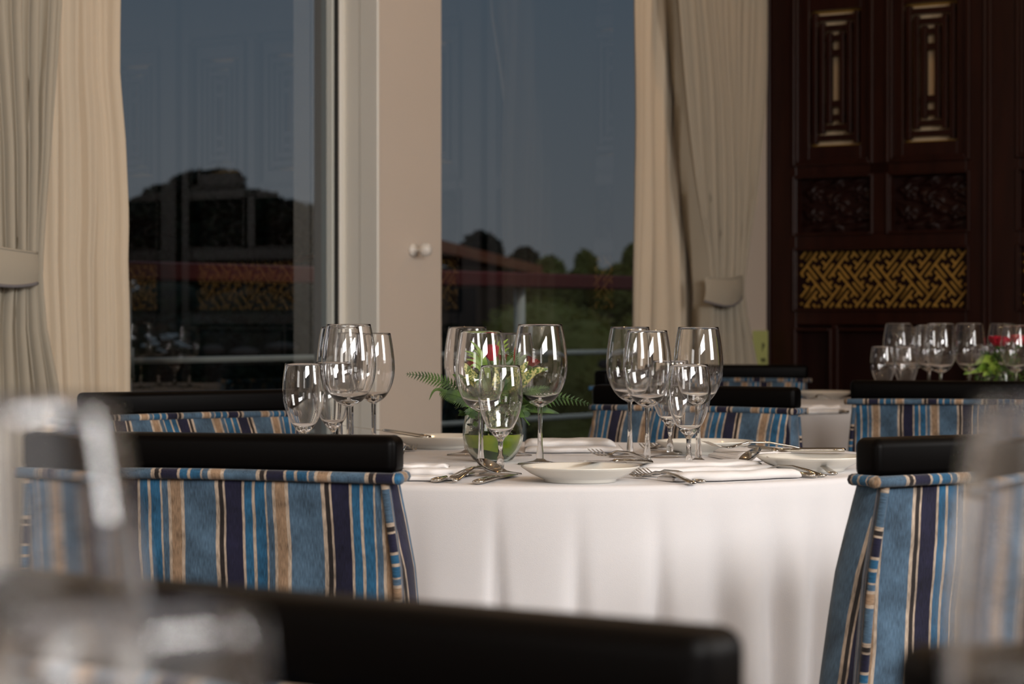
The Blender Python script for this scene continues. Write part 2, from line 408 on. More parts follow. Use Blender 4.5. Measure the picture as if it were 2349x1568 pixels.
# ------------------------------------------------------------------ curtains
def curtain(name, T, left, right, folds, amp, mat, parent, ztop=2.62, zbot=.02, seed=0, tie=None, thick=0):
    rnd = random.Random(seed); ph = [rnd.uniform(-.6, .6) for _ in range(folds + 2)]
    nu = folds * 16; nv = 60
    am = [rnd.uniform(.6, 1.25) for _ in range(folds + 2)]
    def fn(u, v):
        z = ztop + (zbot - ztop) * v
        a, b_ = interp(left, -z), interp(right, -z)
        k = u * folds; i = int(k)
        s = a + (b_ - a) * u
        A = amp * (am[i] * (1 - (k - i)) + am[min(i + 1, folds)] * (k - i))
        wob = .25 * sin(z * 2.1 + seed + u * 5)
        kk = (k + wob * .4) % 1.0
        if thick:
            f = .8 - 2.0 * -1 * exp(-((kk - .5) / .10) ** 2) * .9 - .9 + .25 * cos(4 * pi * kk)
        else:
            f = .8 * sin(2 * pi * kk) + .35 * sin(2 * pi * (k * 2.37 + .3 * wob)) + .25 * sin(2 * pi * k * 3.9)
        t = T + A * f + .006 * sin(z * 5 + u * 9 + seed)
        return (s + .25 * A * cos(2 * pi * k), t, z)
    m = MB().grid(fn, nu, nv)
    return m.build(name, mat, parent, True)
def edge(T, pts):      # picture points (px, y) -> table (-z, s)
    o = [(-z_of(x, y, T), s_of(x, T)) for x, y in pts]; o.sort(); return o
CT = 4.19
def tieband(parent, T, px0, y0, px1, y1, hpx, sag, side):
    TB = T - .05; a, b_ = s_of(px0, TB), s_of(px1, TB)
    z0, z1 = z_of(px0, y0, TB), z_of(px1, y1, TB); h = abs(z_of(px0, y0, TB) - z_of(px0, y0 + hpx, TB))
    m = MB()
    def fn(u, v):
        s = a - .004 + (b_ - a + .008) * u; bow = sin(pi * u)
        return (s, T - .034 - .022 * bow ** .7 - .006 * sin(pi * v), z0 + (z1 - z0) * u - sag * sin(pi * u * .9) * (.3 + .7 * v) - h * v * (1 - .15 * u))
    m.grid(fn, 24, 8); o = m.build('tieback', 'drape', parent, True)
    MB().tube([Vector(fn(i / 24, 1.0)) for i in range(25)], .0045, 6).build('cord_edge', 'cord', o, True)
    MB().tube([Vector(fn(i / 24, 0.0)) for i in range(25)], .003, 6).build('top_hem', 'drape', o, True)
    return o
# left pair
e = empty('sheer_curtain', (0, 0, 0), PHI); tag(e, 'cream sheer curtain hanging at the left edge of the left window', 'curtain', 'sheer curtains')
curtain('sheer_panel', CT + .055, edge(CT + .055, [(-60, 0), (-60, 900)]), edge(CT + .055, [(274, 0), (272, 170), (282, 320), (286, 500), (283, 600), (290, 800), (293, 900)]), 9, .015, 'sheer', e, seed=3)
e = empty('drape_curtain', (0, 0, 0), PHI); tag(e, 'taupe drape tied back at the far left of the photo', 'curtain', 'tied back drapes')
TD = CT - .07
curtain('drape_panel', TD, edge(TD, [(-260, -300), (-240, 0), (-150, 450), (-110, 620), (-130, 700), (-180, 1000)]), edge(TD, [(150, -300), (135, 0), (118, 350), (98, 560), (92, 640), (100, 760), (125, 900), (140, 1200)]), 9, .036, 'drape', e, seed=5, thick=1)
tieband(e, TD, -110, 545, 94, 578, 80, .02, 1)
# right pair
e = empty('sheer_curtain', (0, 0, 0), PHI); tag(e, 'cream sheer curtain at the right end of the right window', 'curtain', 'sheer curtains')
curtain('sheer_panel', CT + .055, edge(CT + .055, [(1460, 0), (1453, 400), (1452, 900)]), edge(CT + .055, [(1660, 0), (1660, 900)]), 5, .016, 'sheer', e, seed=9)
e = empty('drape_curtain', (0, 0, 0), PHI); tag(e, 'taupe drape tied back beside the dark wooden screen', 'curtain', 'tied back drapes')
TD = CT - .06
curtain('drape_panel', TD, edge(TD, [(1540, -300), (1553, 0), (1578, 220), (1600, 440), (1618, 580), (1624, 660), (1622, 720), (1618, 840), (1600, 1100)]),
        edge(TD, [(1766, -300), (1762, 0), (1752, 250), (1736, 450), (1716, 600), (1708, 660), (1714, 720), (1734, 830), (1745, 1000)]), 7, .040, 'drape', e, seed=12, thick=1)
tieband(e, TD, 1626, 636, 1710, 630, 54, .030, -1)
st('trim_curtain_track', MB().box(S0 - .6, S_SCR - .1, CT - .13, CT + .09, 2.62, 2.68, .004), 'frame')

# ------------------------------------------------------------------ carved wooden screen along the right wall
def screen():
    e = empty('carved_screen', (0, 0, 0))
    W = .893
    q = lambda px: q_of(px)
    z = lambda y: CZ + (HZ - y) / 617.0
    # local: x = distance from the window corner, y = depth (front is -), z up
    fr = MB(); f0, f1 = -.02, .03
    A0, A1, B0, B1 = q(1832), q(2000), q(2047), q(2221)
    fr.box(0, A0, f0, f1, 0, CEIL, .004).box(B1, W - .004, f0, f1, 0, CEIL, .004)
    fr.box(A0, B1, f0, f1, z(15) + .09, CEIL, .003)
    fr.box(A1, B0, f0, f1, z(535), z(15) + .09, .003)
    fr.box(A0, B1, f0, f1, z(400), z(372), .003); fr.box(A0, B1, f0, f1, z(572), z(534), .003)
    fr.box(A0, B1, f0, f1, z(745), z(707), .003); fr.box(A0, B1, f0, f1, 0, .15, .003)
    fr.box(q(1912), q(1925), f0, f1, .15, z(745), .003)
    fr.box(A0, B1, f0, f1, z(400) - .0, z(400) + .001)
    fr.build('frame', 'mahogany', e)
    ml = MB()
    def rect(x0, x1, z0, z1, w_, y0, y1):
        ml.box(x0, x0 + w_, y0, y1, z0, z1, .003).box(x1 - w_, x1, y0, y1, z0, z1, .003)
        ml.box(x0 + w_, x1 - w_, y0, y1, z0, z0 + w_, .003).box(x0 + w_, x1 - w_, y0, y1, z1 - w_, z1, .003)
    LZ0, LZ1 = z(330), z(15)
    for (a, b_) in ((A0, A1), (B0, B1)):
        rect(a - .016, b_ + .016, z(372) - .006, LZ1 + .075, .013, -.034, -.018)
        rect(a - .004, b_ + .004, z(372) + .006, LZ1 + .066, .012, -.026, .0)
        rect(a - .016, b_ + .016, z(538), z(398), .011, -.032, -.018)
    rect(A0 - .014, B1 + .014, z(714), z(566), .01, -.032, -.018)
    rect(A0 - .012, q(1914), .16, z(752), .012, -.03, -.018); rect(q(1923), B1 + .012, .16, z(752), .012, -.03, -.018)
    ml.box(-.006, .012, -.034, -.018, 0, CEIL, .004).box(q(2262), q(2262) + .012, -.04, -.018, 0, CEIL, .005)
    ml.build('moulding', 'mahogany', e)
    MB().box(A0 - .005, B1 + .005, .024, .034, .15, z(745)).build('lower_panel', 'carve', e)
    for (a, b_) in ((A0, A1), (B0, B1)):
        c = (a + b_) / 2; hw = .107; x0, x1 = c - hw, c + hw
        n = MB()
        n.box(a, x0, -.005, .03, z(372), LZ1 + .09, .002).box(x1, b_, -.005, .03, z(372), LZ1 + .09, .002)
        n.box(x0, x1, -.005, .03, z(372), LZ0, .002).box(x0, x1, -.005, .03, LZ1, LZ1 + .09, .002)
        for k in range(3):
            o = .012 + .030 * k; w_ = .018; v = .020 + .034 * k + (.004 * k)
            n.box(x0 + o, x0 + o + w_, -.004, .022, LZ0 + v - .012, LZ1 - v + .012, .002)
            n.box(x1 - o - w_, x1 - o, -.004, .022, LZ0 + v - .012, LZ1 - v + .012, .002)
            n.box(x0 + o, x1 - o, -.002, .020, LZ0 + v, LZ0 + v + .021, .002).box(x0 + o, x1 - o, -.002, .020, LZ1 - v - .021, LZ1 - v, .002)
        n.box(x0 + .08, x1 - .08, -.002, .02, z(233) - .012, z(233) + .012, .002).box(x0 + .08, x1 - .08, -.002, .02, z(115) - .012, z(115) + .012, .002)
        n.build('lattice', 'mahogany', e)
        MB().box(x0 - .01, x1 + .01, .048, .056, LZ0 - .01, LZ1 + .01).build('backing_board', 'cream', e)
        g = MB(); g.box(x0 - .01, x0 + .007, .040, .048, LZ0 - .01, LZ1 + .01).box(x1 - .006, x1 + .01, .040, .048, LZ0 - .01, LZ1 + .01)
        g.box(x0, x1, .040, .048, LZ0 - .01, LZ0 + .007).box(x0, x1, .040, .048, LZ1 - .007, LZ1 + .01)
        g.build('backlight_rim', 'gold', e)  # gold border added in place of warm backlight at the lattice edges
        # carved flower scrolls
        cz = (z(400) + z(534)) / 2; hh = (z(400) - z(534)) / 2; hx = (b_ - a) / 2
        def fn(u, v):
            X = (u - .5) * 2; Z = (v - .5) * 2
            h = 0
            for (fx, fz, rr) in ((0, 0, .42), (-.62, .38, .3), (.62, .38, .3), (-.62, -.38, .3), (.62, -.38, .3), (0, .75, .22), (0, -.75, .22)):
                dx, dz = (X - fx) * 1.3, (Z - fz); r = sqrt(dx * dx + dz * dz); th = math.atan2(dz, dx)
                if r < rr: h = max(h, (.5 + .5 * cos(5 * th + 14 * r)) * (1 - (r / rr) ** 4) * .8 + .25 * exp(-(r / rr * 5) ** 2))
            h = max(h, .55 * max(0, sin(9 * X + 4 * sin(5 * Z)) * sin(8 * Z + 3 * X)))
            m_ = min(1, (1 - abs(X)) * 6, (1 - abs(Z)) * 5)
            return (a + u * (b_ - a), .022 - .022 * h * max(0, m_), z(534) + v * (z(400) - z(534)))
        MB().grid(fn, 64, 48).build('carved_panel', 'carve', e, True)
    # fret strip: gold strokes standing in for backlit slots, over dark ground, all on the diagonal
    X0, X1, Z0, Z1 = A0, B1, z(707), z(572)
    MB().box(X0 - .004, X1 + .004, .016, .024, Z0 - .004, Z1 + .004).build('fret_ground', 'carve', e)
    g = MB(); wd = .0062; k_ = 1 / 9.8 / 617
    cell = [((1140, 65), (718, 560)), ((1010, 30), (1072, 95)), ((830, 150), (925, 262)), ((690, 380), (770, 462)), ((1200, 160), (1055, 345)), ((1350, 170), (860, 752)),
            ((1260, 290), (1330, 372)), ((1105, 490), (1350, 775)), ((970, 440), (720, 735)), ((460, 470), (935, 1005)), ((620, 490), (570, 565)), ((925, 830), (880, 905)),
            ((950, 660), (1000, 725)), ((1155, 750), (1098, 832)), ((1090, 635), (1575, 1180)), ((1310, 920), (1050, 1235)), ((1460, 865), (1705, 1145)), ((1480, 1100), (1405, 1195))]
    for (a, b_) in [((p_[0] + 790 * i, p_[1] + 885 * j), (q_[0] + 790 * i, q_[1] + 885 * j)) for p_, q_ in cell for i in range(-3, 5) for j in range(-2, 3)]:
        P0 = ((a[0] - 118) * k_, (X1 - X0) * 0 + (Z1 - Z0) - (a[1] - 130) * k_); P1 = ((b_[0] - 118) * k_, (Z1 - Z0) - (b_[1] - 130) * k_)
        # shift and clip to the strip
        x0, z0, x1, z1 = P0[0] + X0, P0[1] + Z0, P1[0] + X0, P1[1] + Z0
        t0, t1 = 0.0, 1.0; dx, dz = x1 - x0, z1 - z0; ok = True
        for p_, q_ in ((-dx, x0 - X0 - .005), (dx, X1 - .005 - x0), (-dz, z0 - Z0 - .005), (dz, Z1 - .005 - z0)):
            if abs(p_) < 1e-9:
                if q_ < 0: ok = False
            else:
                r = q_ / p_
                if p_ < 0: t0 = max(t0, r)
                else: t1 = min(t1, r)
        if not ok or (t1 - t0) * sqrt(dx * dx + dz * dz) < .004: continue
        a0 = Vector((x0 + dx * t0, 0, z0 + dz * t0)); a1 = Vector((x0 + dx * t1, 0, z0 + dz * t1))
        n = Vector((-(dz), 0, dx)).normalized() * wd / 2
        V = [(v.x, y, v.z) for y in (.0162, .006) for v in (a0 - n, a1 - n, a1 + n, a0 + n)]
        g.add(V, [(4, 5, 6, 7), (0, 1, 5, 4), (1, 2, 6, 5), (2, 3, 7, 6), (3, 0, 4, 7)])
    g.build('fret_lattice', 'gold', e)
    return e
scr = screen()
scr_lab = ['carved dark wooden screen panel next to the curtain, whole lattices and gold fret in view', 'carved dark wooden screen panel cut by the right edge of the photo',
           'carved dark wooden screen panel third from the window wall', 'carved dark wooden screen panel fourth from the window wall', 'carved dark wooden screen panel fifth from the window wall', 'carved dark wooden screen panel sixth from the window wall']
for k in range(6):
    o = scr if k == 0 else copy_tree(scr)
    o.location = room(S_SCR, D_WALL - .893 * k, 0); o.rotation_euler = (0, 0, PHI - pi / 2)
    tag(o, scr_lab[k], 'screen', 'carved screen panels along the right wall')

# ------------------------------------------------------------------ outside: balcony, railing, garden
GZ = -.9
o = st('balcony_floor', MB().box(S_MIN, 16, D_WALL + TW, 6.0, -.2, -.02), 'deck')
e = empty('balcony_railing', (0, 0, 0), PHI); tag(e, 'balcony railing with red wooden handrail and pale steel pipes outside the windows', 'railing')
TR = 5.8
MB().box(0, 20, TR - .05, TR + .05, 1.138, 1.203, .008).build('handrail', 'red_rail', e)
for zz in (.853, .566, .28): MB().tube([(0, TR, zz), (20, TR, zz)], .0115, 10).build('pipe', 'pipe', e, True)
for ps in (1.27, 3.77, 6.265, 8.76, 11.26, 13.76):
    o = MB().tube([(ps, TR, -.02), (ps, TR, 1.14)], .024, 12).build('post', 'pipe', e, True)
    MB().tube([(ps, TR, .80), (ps, TR, .90)], .032, 12).build('clamp', 'pipe', o, True)
g = MB().box(-60, 80, 6.05, 130, GZ - .2, GZ); st('ground', g, 'ground')

def leafy(blobs, n, size, seed, squash=1.0):
    rnd = random.Random(seed); m = MB(); tot = sum(b[3] * b[4] for b in blobs)
    for (cx, cy, cz_, rx, rz) in blobs:
        for _ in range(int(n * rx * rz / tot)):
            a = rnd.uniform(0, 2 * pi); c = rnd.uniform(-1, 1); r = rnd.uniform(.6, 1.04) ** .7; s = sqrt(1 - c * c)
            p = Vector((cx + rx * r * s * cos(a), cy + rx * r * s * sin(a), cz_ + rz * r * c))
            d = Vector((rnd.gauss(0, 1), rnd.gauss(0, 1), rnd.gauss(0, .6))).normalized(); e_ = d.cross(Vector((rnd.gauss(0, 1), rnd.gauss(0, 1), rnd.gauss(0, 1)))).normalized()
            k = size * rnd.uniform(.6, 1.5)
            m.add([p - d * k, p + e_ * k * .5, p + d * k, p - e_ * k * .5], [(0, 1, 2, 3)])
    return m
def core(blobs):
    m = MB()
    for (cx, cy, cz_, rx, rz) in blobs: m.ball((cx, cy, cz_), 1, 14, (rx * .86, rx * .86, rz * .84))
    return m
def plant(name, label, cat, group, blobs, n, size, seed, mat, trunk=None, d0=None):
    bx = sum(b[0] for b in blobs) / len(blobs); by = sum(b[1] for b in blobs) / len(blobs)
    e = empty(name, (bx, by, GZ)); tag(e, label, cat, group)
    bl = [(b[0] - bx, b[1] - by, b[2] - GZ, b[3], b[4]) for b in blobs]
    m = leafy(bl, n, size, seed); c = core(bl); m.add(c.V, c.F); m.build('foliage', mat, e)
    t = MB(); t.tube([(0, 0, 0), (.1, 0, .6), (0, .05, max(.9, bl[0][2]))], [trunk or .12, (trunk or .12) * .8, (trunk or .12) * .5], 8)
    for b in bl[:6]: t.tube([(0, 0, .5), (b[0] * .6, b[1] * .6, b[2] * .6), (b[0], b[1], b[2])], [.06, .05, .03], 6)
    t.build('trunk', 'bark', e, True)
def B(px, y, d, rpx, rypx):      # blob seen at a picture position
    return ((px - CX) / F * d, d + random.uniform(-.5, .5), CZ + (HZ - y) / F * d, rpx / F * d, rypx / F * d)
plant('garden_tree', 'big dark spreading tree behind the left window', 'tree', 'garden trees',
      [B(470, 470, 34, 95, 72), B(380, 510, 34, 90, 60), B(560, 500, 34, 85, 62), B(300, 560, 34, 90, 80), B(470, 580, 34, 190, 120), B(640, 545, 34, 90, 82), B(520, 425, 34, 50, 32), B(430, 430, 34, 46, 30), B(330, 500, 33, 40, 24), B(620, 490, 33, 36, 24), B(392, 452, 34, 52, 24), B(350, 476, 34, 46, 24), B(590, 462, 34, 56, 26), B(656, 478, 34, 40, 22), B(488, 410, 34, 60, 14), B(310, 490, 34, 40, 24)], 26000, .06, 1, 'leaf_dark', .3)
plant('garden_tree', 'lower dark tree near the right jamb of the left window', 'tree', 'garden trees',
      [B(720, 570, 36, 85, 100), B(790, 590, 36, 80, 110), B(680, 620, 36, 110, 110), B(690, 500, 36, 30, 24), B(750, 490, 36, 34, 22)], 9000, .07, 2, 'leaf_dark', .22)
plant('garden_tree', 'dark round tree behind the red roof in the right window', 'tree', 'garden trees',
      [B(1105, 580, 44, 48, 46), B(1120, 640, 44, 70, 60), B(1090, 700, 44, 90, 80)], 7000, .07, 3, 'leaf_dark', .2)
plant('garden_tree', 'small dark tree right of the red roof in the right window', 'tree', 'garden trees',
      [B(1205, 600, 46, 34, 32), B(1210, 660, 46, 60, 60), B(1200, 720, 46, 80, 70)], 5000, .07, 13, 'leaf_dark', .2)
plant('garden_tree', 'green conical treetop in the middle of the right window', 'tree', 'garden trees',
      [B(1345, 610, 40, 26, 36), B(1345, 660, 40, 56, 50), B(1345, 740, 40, 100, 90)], 8000, .06, 4, 'leaf_haze_lit', .15)
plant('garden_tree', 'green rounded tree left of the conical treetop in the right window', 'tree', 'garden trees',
      [B(1262, 625, 39, 34, 38), B(1262, 680, 39, 70, 60), B(1250, 740, 39, 90, 80)], 8000, .06, 14, 'leaf_haze_lit', .15)
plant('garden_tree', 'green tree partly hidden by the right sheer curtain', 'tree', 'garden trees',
      [B(1420, 640, 38, 40, 34), B(1440, 690, 38, 70, 60), B(1470, 600, 38, 44, 46), B(1450, 760, 38, 90, 70)], 8000, .06, 15, 'leaf_haze_lit', .15)
for i, (px, y, d, r, rr, mt, lab) in enumerate([
    (330, 810, 19, 90, 75, 'leaf_dark', 'dark bush carrying white flowers below the left window handrail'), (480, 830, 21, 110, 90, 'leaf_dark', 'dark bush in the middle of the left window'),
    (640, 820, 20, 110, 95, 'leaf_dark', 'dark bush at the right of the left window'), (760, 840, 21, 100, 120, 'leaf_dark', 'dark bush behind the left window jamb'),
    (1060, 850, 20, 100, 110, 'leaf_dark', 'dark bush behind the flower vase in the right window'), (1210, 860, 22, 110, 130, 'leaf_haze_lit', 'green bush behind the middle wine glasses'),
    (1340, 850, 20, 110, 140, 'leaf_haze_lit', 'green bush in the right window right of the vase'), (1460, 860, 22, 100, 140, 'leaf_haze_lit', 'green bush behind the right sheer curtain'),
    (560, 740, 26, 150, 90, 'leaf_dark', 'tall dark hedge bush below the big tree'), (370, 730, 27, 150, 100, 'leaf_dark', 'tall dark hedge bush at the left edge of the left window'),
    (730, 730, 27, 120, 110, 'leaf_dark', 'tall dark hedge bush by the left window jamb'),
    (1240, 760, 28, 130, 80, 'leaf_haze_lit', 'green hedge bush above the lower railing pipe')]):
    plant('garden_bush', lab, 'bush', 'garden bushes', [B(px, y, d, r, rr), B(px - r * .5, y + 60, d, r, rr), B(px + r * .5, y + 70, d, r, rr), B(px, y + 180, d, r * 1.5, rr * 1.4)], 6500, .035, 20 + i, mt, .06)
fl = [(303, 774, 'large white flower next to the pale railing post'), (340, 770, 'white flower right of the large one, upper of two'), (349, 778, 'white flower right of the large one, lower of two'),
      (372, 770, 'leftmost of the five white flowers at the top of the bush'), (378, 776, 'second of the five white flowers at the top of the bush'), (386, 768, 'highest of the five white flowers at the top of the bush'),
      (392, 774, 'fourth of the five white flowers at the top of the bush'), (400, 769, 'rightmost of the five white flowers at the top of the bush'), (419, 792, 'lone white flower at the right side of the dark bush'),
      (365, 801, 'white flower low on the bush, left of the low pair'), (376, 806, 'white flower low on the bush, right of the low pair'), (330, 792, 'small white flower low beside the railing post'),
      (408, 786, 'small white flower inside the right half of the bush'), (356, 788, 'small white flower in the centre of the dark bush'), (433, 796, 'rightmost white flower, near the grey stones')]
for i, (px, y, lab) in enumerate(fl):
    p_ = at(px, 17.0, CZ + (HZ - y) / F * 17)
    m = MB(); rr = random.uniform(.009, .02)
    for k in range(5): m.ball((rr * .8 * cos(k * 1.257), rr * .8 * sin(k * 1.257), 0), rr * .8, 6, (1, 1, .9))
    o = m.build('white_flower', 'petal_w', None, True, loc=p_)
    tag(o, lab, 'flower', 'white flowers outside the left window')
for i, (px, y, r, lab) in enumerate([(500, 800, 26, 'grey garden stone right of the white flowers'), (570, 806, 34, 'long grey garden stone in the middle of the left window'), (655, 795, 38, 'large grey garden stone left of the wine glasses'), (1385, 835, 16, 'pale grey stone in the greenery between the middle and right glasses')]):
    c = B(px, y, 17.4, r, 12); m = MB(); m.ball((0, 0, 0), 1, 12, (c[3], c[3] * .7, c[4]))
    m.V = [tuple(Vector(v) * (1 + .18 * noise.noise(Vector(v) * 9))) for v in m.V]
    tag(m.build('garden_stone', 'stone', None, True, loc=c[:3]), lab, 'stone', 'garden stones')
# neighbour house with a red tiled roof
hd = 30; e = empty('neighbour_house', at(1010, hd, GZ), R_(8)); tag(e, 'house with a terracotta roof beyond the railing in the right window', 'house')
k_ = hd / F; zz = lambda y: CZ + (HZ - y) * k_ - GZ
MB().box(-1.2, (1185 - 1010) * k_, 0, 3, 0, zz(612)).build('wall', 'house', e)
xr = (1240 - 1010) * k_; xl = (930 - 1010) * k_
m = MB(); m.add([(xl, -.25, zz(532)), (xr, -.25, zz(610)), (xr, 3.2, zz(610)), (xl, 3.2, zz(532)), (xl, -.25, zz(562)), (xr, -.25, zz(630)), (xr, 3.2, zz(630)), (xl, 3.2, zz(562))],
                [(0, 1, 2, 3), (7, 6, 5, 4), (0, 4, 5, 1), (1, 5, 6, 2), (2, 6, 7, 3), (3, 7, 4, 0)])
m.add([(xl, -.25, zz(532)), (2 * xl - xr, -.25, zz(610)), (2 * xl - xr, 3.2, zz(610)), (xl, 3.2, zz(532))], [(0, 1, 2, 3)])
m.build('roof', 'roof', e)
MB().box(.1, .45, -.02, .02, .6, zz(660)).build('window', 'gasket', e)

# ------------------------------------------------------------------ chairs
CW = .25; OFF = .013
def chair(OFF):
    e = empty('dining_chair')
    # top rail
    r = MB().box(-CW, CW, -.024, .024, .797, .8475); ro = r.build('top_rail', 'black_wood', e, True)
    bv = ro.modifiers.new('rounding', 'BEVEL'); bv.width = .012; bv.segments = 5; bv.limit_method = 'ANGLE'
    # upholstered back: rounded loft, stripes run down it
    rear = [(-.80, -.024), (-.55, .0), (-.40, .010)]
    front = [(-.80, .026), (-.74, .048), (-.68, .064), (-.62, .078), (-.5, .102), (-.42, .118)]
    hw = [(-.80, CW - .012), (-.76, CW - .008), (-.68, CW + .001), (-.55, CW + .004), (-.42, CW + .006)]
    nv = 22; V = []; U = []; ztop, zb = .800, .42
    ring = 0
    for j in range(nv + 1):
        z = ztop + (zb - ztop) * j / nv
        yr, yf, h = interp(rear, -z), interp(front, -z), interp(hw, -z)
        pts = []
        n1 = 26
        for i in range(n1 + 1):                                   # rear face, left to right
            x = -h + 2 * h * i / n1; bulge = -.006 * (1 - (x / h) ** 2) - .0015 * sin(z * 40 + x * 13)
            pts.append((x, yr + bulge * (1 if j else .3), x))
        n2 = 7
        for i in range(1, n2):                                    # right side; stripes keep to the front edge
            k = i / n2; y = yr + (yf - yr) * k; pts.append((h + .007 * sin(pi * k), y, .43 * .143 + OFF + (y - yf) * .85))
        rc = .02
        for i in range(n1 + 1):                                   # front face
            x = h - 2 * h * i / n1; ed = max(0, (abs(x) - (h - .05)) / .05)
            bulge = (.014 * (1 - (x / h) ** 2) - (.012 if j > 2 else .004) * ed ** 2)
            pts.append((x, yf + bulge * min(1, j / 3 + .2), x))
        for i in range(1, n2):
            k = i / n2; y = yf + (yr - yf) * k; pts.append((-h - .007 * sin(pi * k), y, .66 * .143 + OFF - (y - yf) * .88))
        ring = len(pts)
        for x, y, u in pts: V.append((x, y, z)); U.append((u - OFF, z))
    Fc = [(j * ring + i, (j + 1) * ring + i, (j + 1) * ring + (i + 1) % ring, j * ring + (i + 1) % ring) for j in range(nv) for i in range(ring)]
    Fc = [f[::-1] for f in Fc]
    Fc.append(tuple(range(ring - 1, -1, -1)))
    me = MB().add(V, Fc, U); bk = me.build('backrest', 'stripe', e, True, True)
    # rope piping under the rail and down the rear corners
    a = CW - .001
    loop = crom([(-a, .026, .795), (-a, -.026, .795), (-a + .01, -.031, .795), (0, -.033, .797), (a - .01, -.031, .795), (a, -.026, .795), (a, .026, .795)], 5)
    f2 = crom([(-a, .026, .795), (0, .033, .797), (a, .026, .795)], 10)
    m = MB().tube(loop, .0072, 8, u0=.03); m.tube(f2, .0072, 8); m.build('piping', 'stripe', bk, True, True)
    for sg in (-1, 1):
        pts = [(sg * (interp(hw, -z) - .001), interp(rear, -z) - .003, z) for z in [.79 - .37 * i / 14 for i in range(15)]]
        MB().tube(pts, .0055, 8, u0=.09).build('corner_piping', 'stripe', bk, True, True)
    # seat and legs
    V = []; sm = MB()
    def seat(u, v):
        th = 2 * pi * u; n_ = 5; c, s = cos(th), sin(th)
        k = (abs(c) ** n_ + abs(s) ** n_) ** (-1 / n_); ph = pi * (v - .5)
        r_ = max(0, cos(ph)) ** .35
        return (.245 * k * c * r_, 0.245 + .185 * k * s * r_, .42 + .05 * sin(ph) * (1 if sin(ph) > 0 else .9))
    sm.grid(seat, 40, 12, lambda u, v: (seat(u, v)[0] + .05, seat(u, v)[1])); sm.build('seat', 'stripe', e, True, True)
    MB().box(-.235, .235, -.0, .405, .325, .385, .006).build('seat_frame', 'black_wood', e)
    for sx in (-1, 1):
        MB().box(sx * .21 - .02, sx * .21 + .02, .36, .40, 0, .34, .004).build('leg', 'black_wood', e)
        MB().tube([(sx * .21, -.03, 0), (sx * .21, .0, .3), (sx * .21, .005, .45)], [.02, .022, .022], 4).build('leg', 'black_wood', e)
    return e
ch = chair(OFF)
first = [True]
def place_chair(lx, ly, rx, ry, label, facing=1):
    """rail ends as seen from behind the chair (left, right)"""
    o = ch if first[0] else copy_tree(ch); first[0] = False
    l, r = Vector((lx, ly, 0)), Vector((rx, ry, 0)); d = r - l
    o.location = (l + r) / 2; o.rotation_euler = (0, 0, math.atan2(d.y, d.x))
    tag(o, label, 'chair', 'striped dining chairs with black top rails')
    return o
def ends(cx_, cy_, deg):
    a = R_(deg); return (cx_ - cos(a) * CW, cy_ - sin(a) * CW, cx_ + cos(a) * CW, cy_ + sin(a) * CW)
place_chair(*ends(-.382, 3.10, -15), 'blue striped chair at the left front of the main table, seen from behind')
ch0 = ch; ch = chair(-.048); first[0] = True
place_chair(.433, 2.97, .433 + .5 * cos(R_(30)), 2.97 + .5 * sin(R_(30)), 'blue striped chair at the right front of the main table, side seam towards the camera')
ch = ch0
place_chair(.627, 5.28, .191, 5.53, 'blue striped chair on the far side of the table, behind the right glasses')
place_chair(-.470, 5.16, -.867, 4.86, 'blue striped chair at the left far side of the table, below the left window')
place_chair(.100, 1.122, .100 - .5 * cos(R_(35)) , 1.122 + .5 * sin(R_(35)), 'nearest chair, its black rail slanting across the bottom of the photo')
place_chair(.835, 5.95, .835 + .5 * cos(R_(-18)), 5.95 + .5 * sin(R_(-18)), 'blue striped chair at the right edge in front of the second table')
place_chair(.985, 8.05, .49, 8.12, 'distant striped chair beyond the second table, in front of the curtain')
place_chair(.50, 7.55, .262, 7.12, 'distant chair at the left of the second table, only its dark rail showing')
place_chair(.66, 1.18, .173, 1.055, 'close dark chair rail at the bottom right corner of the photo')

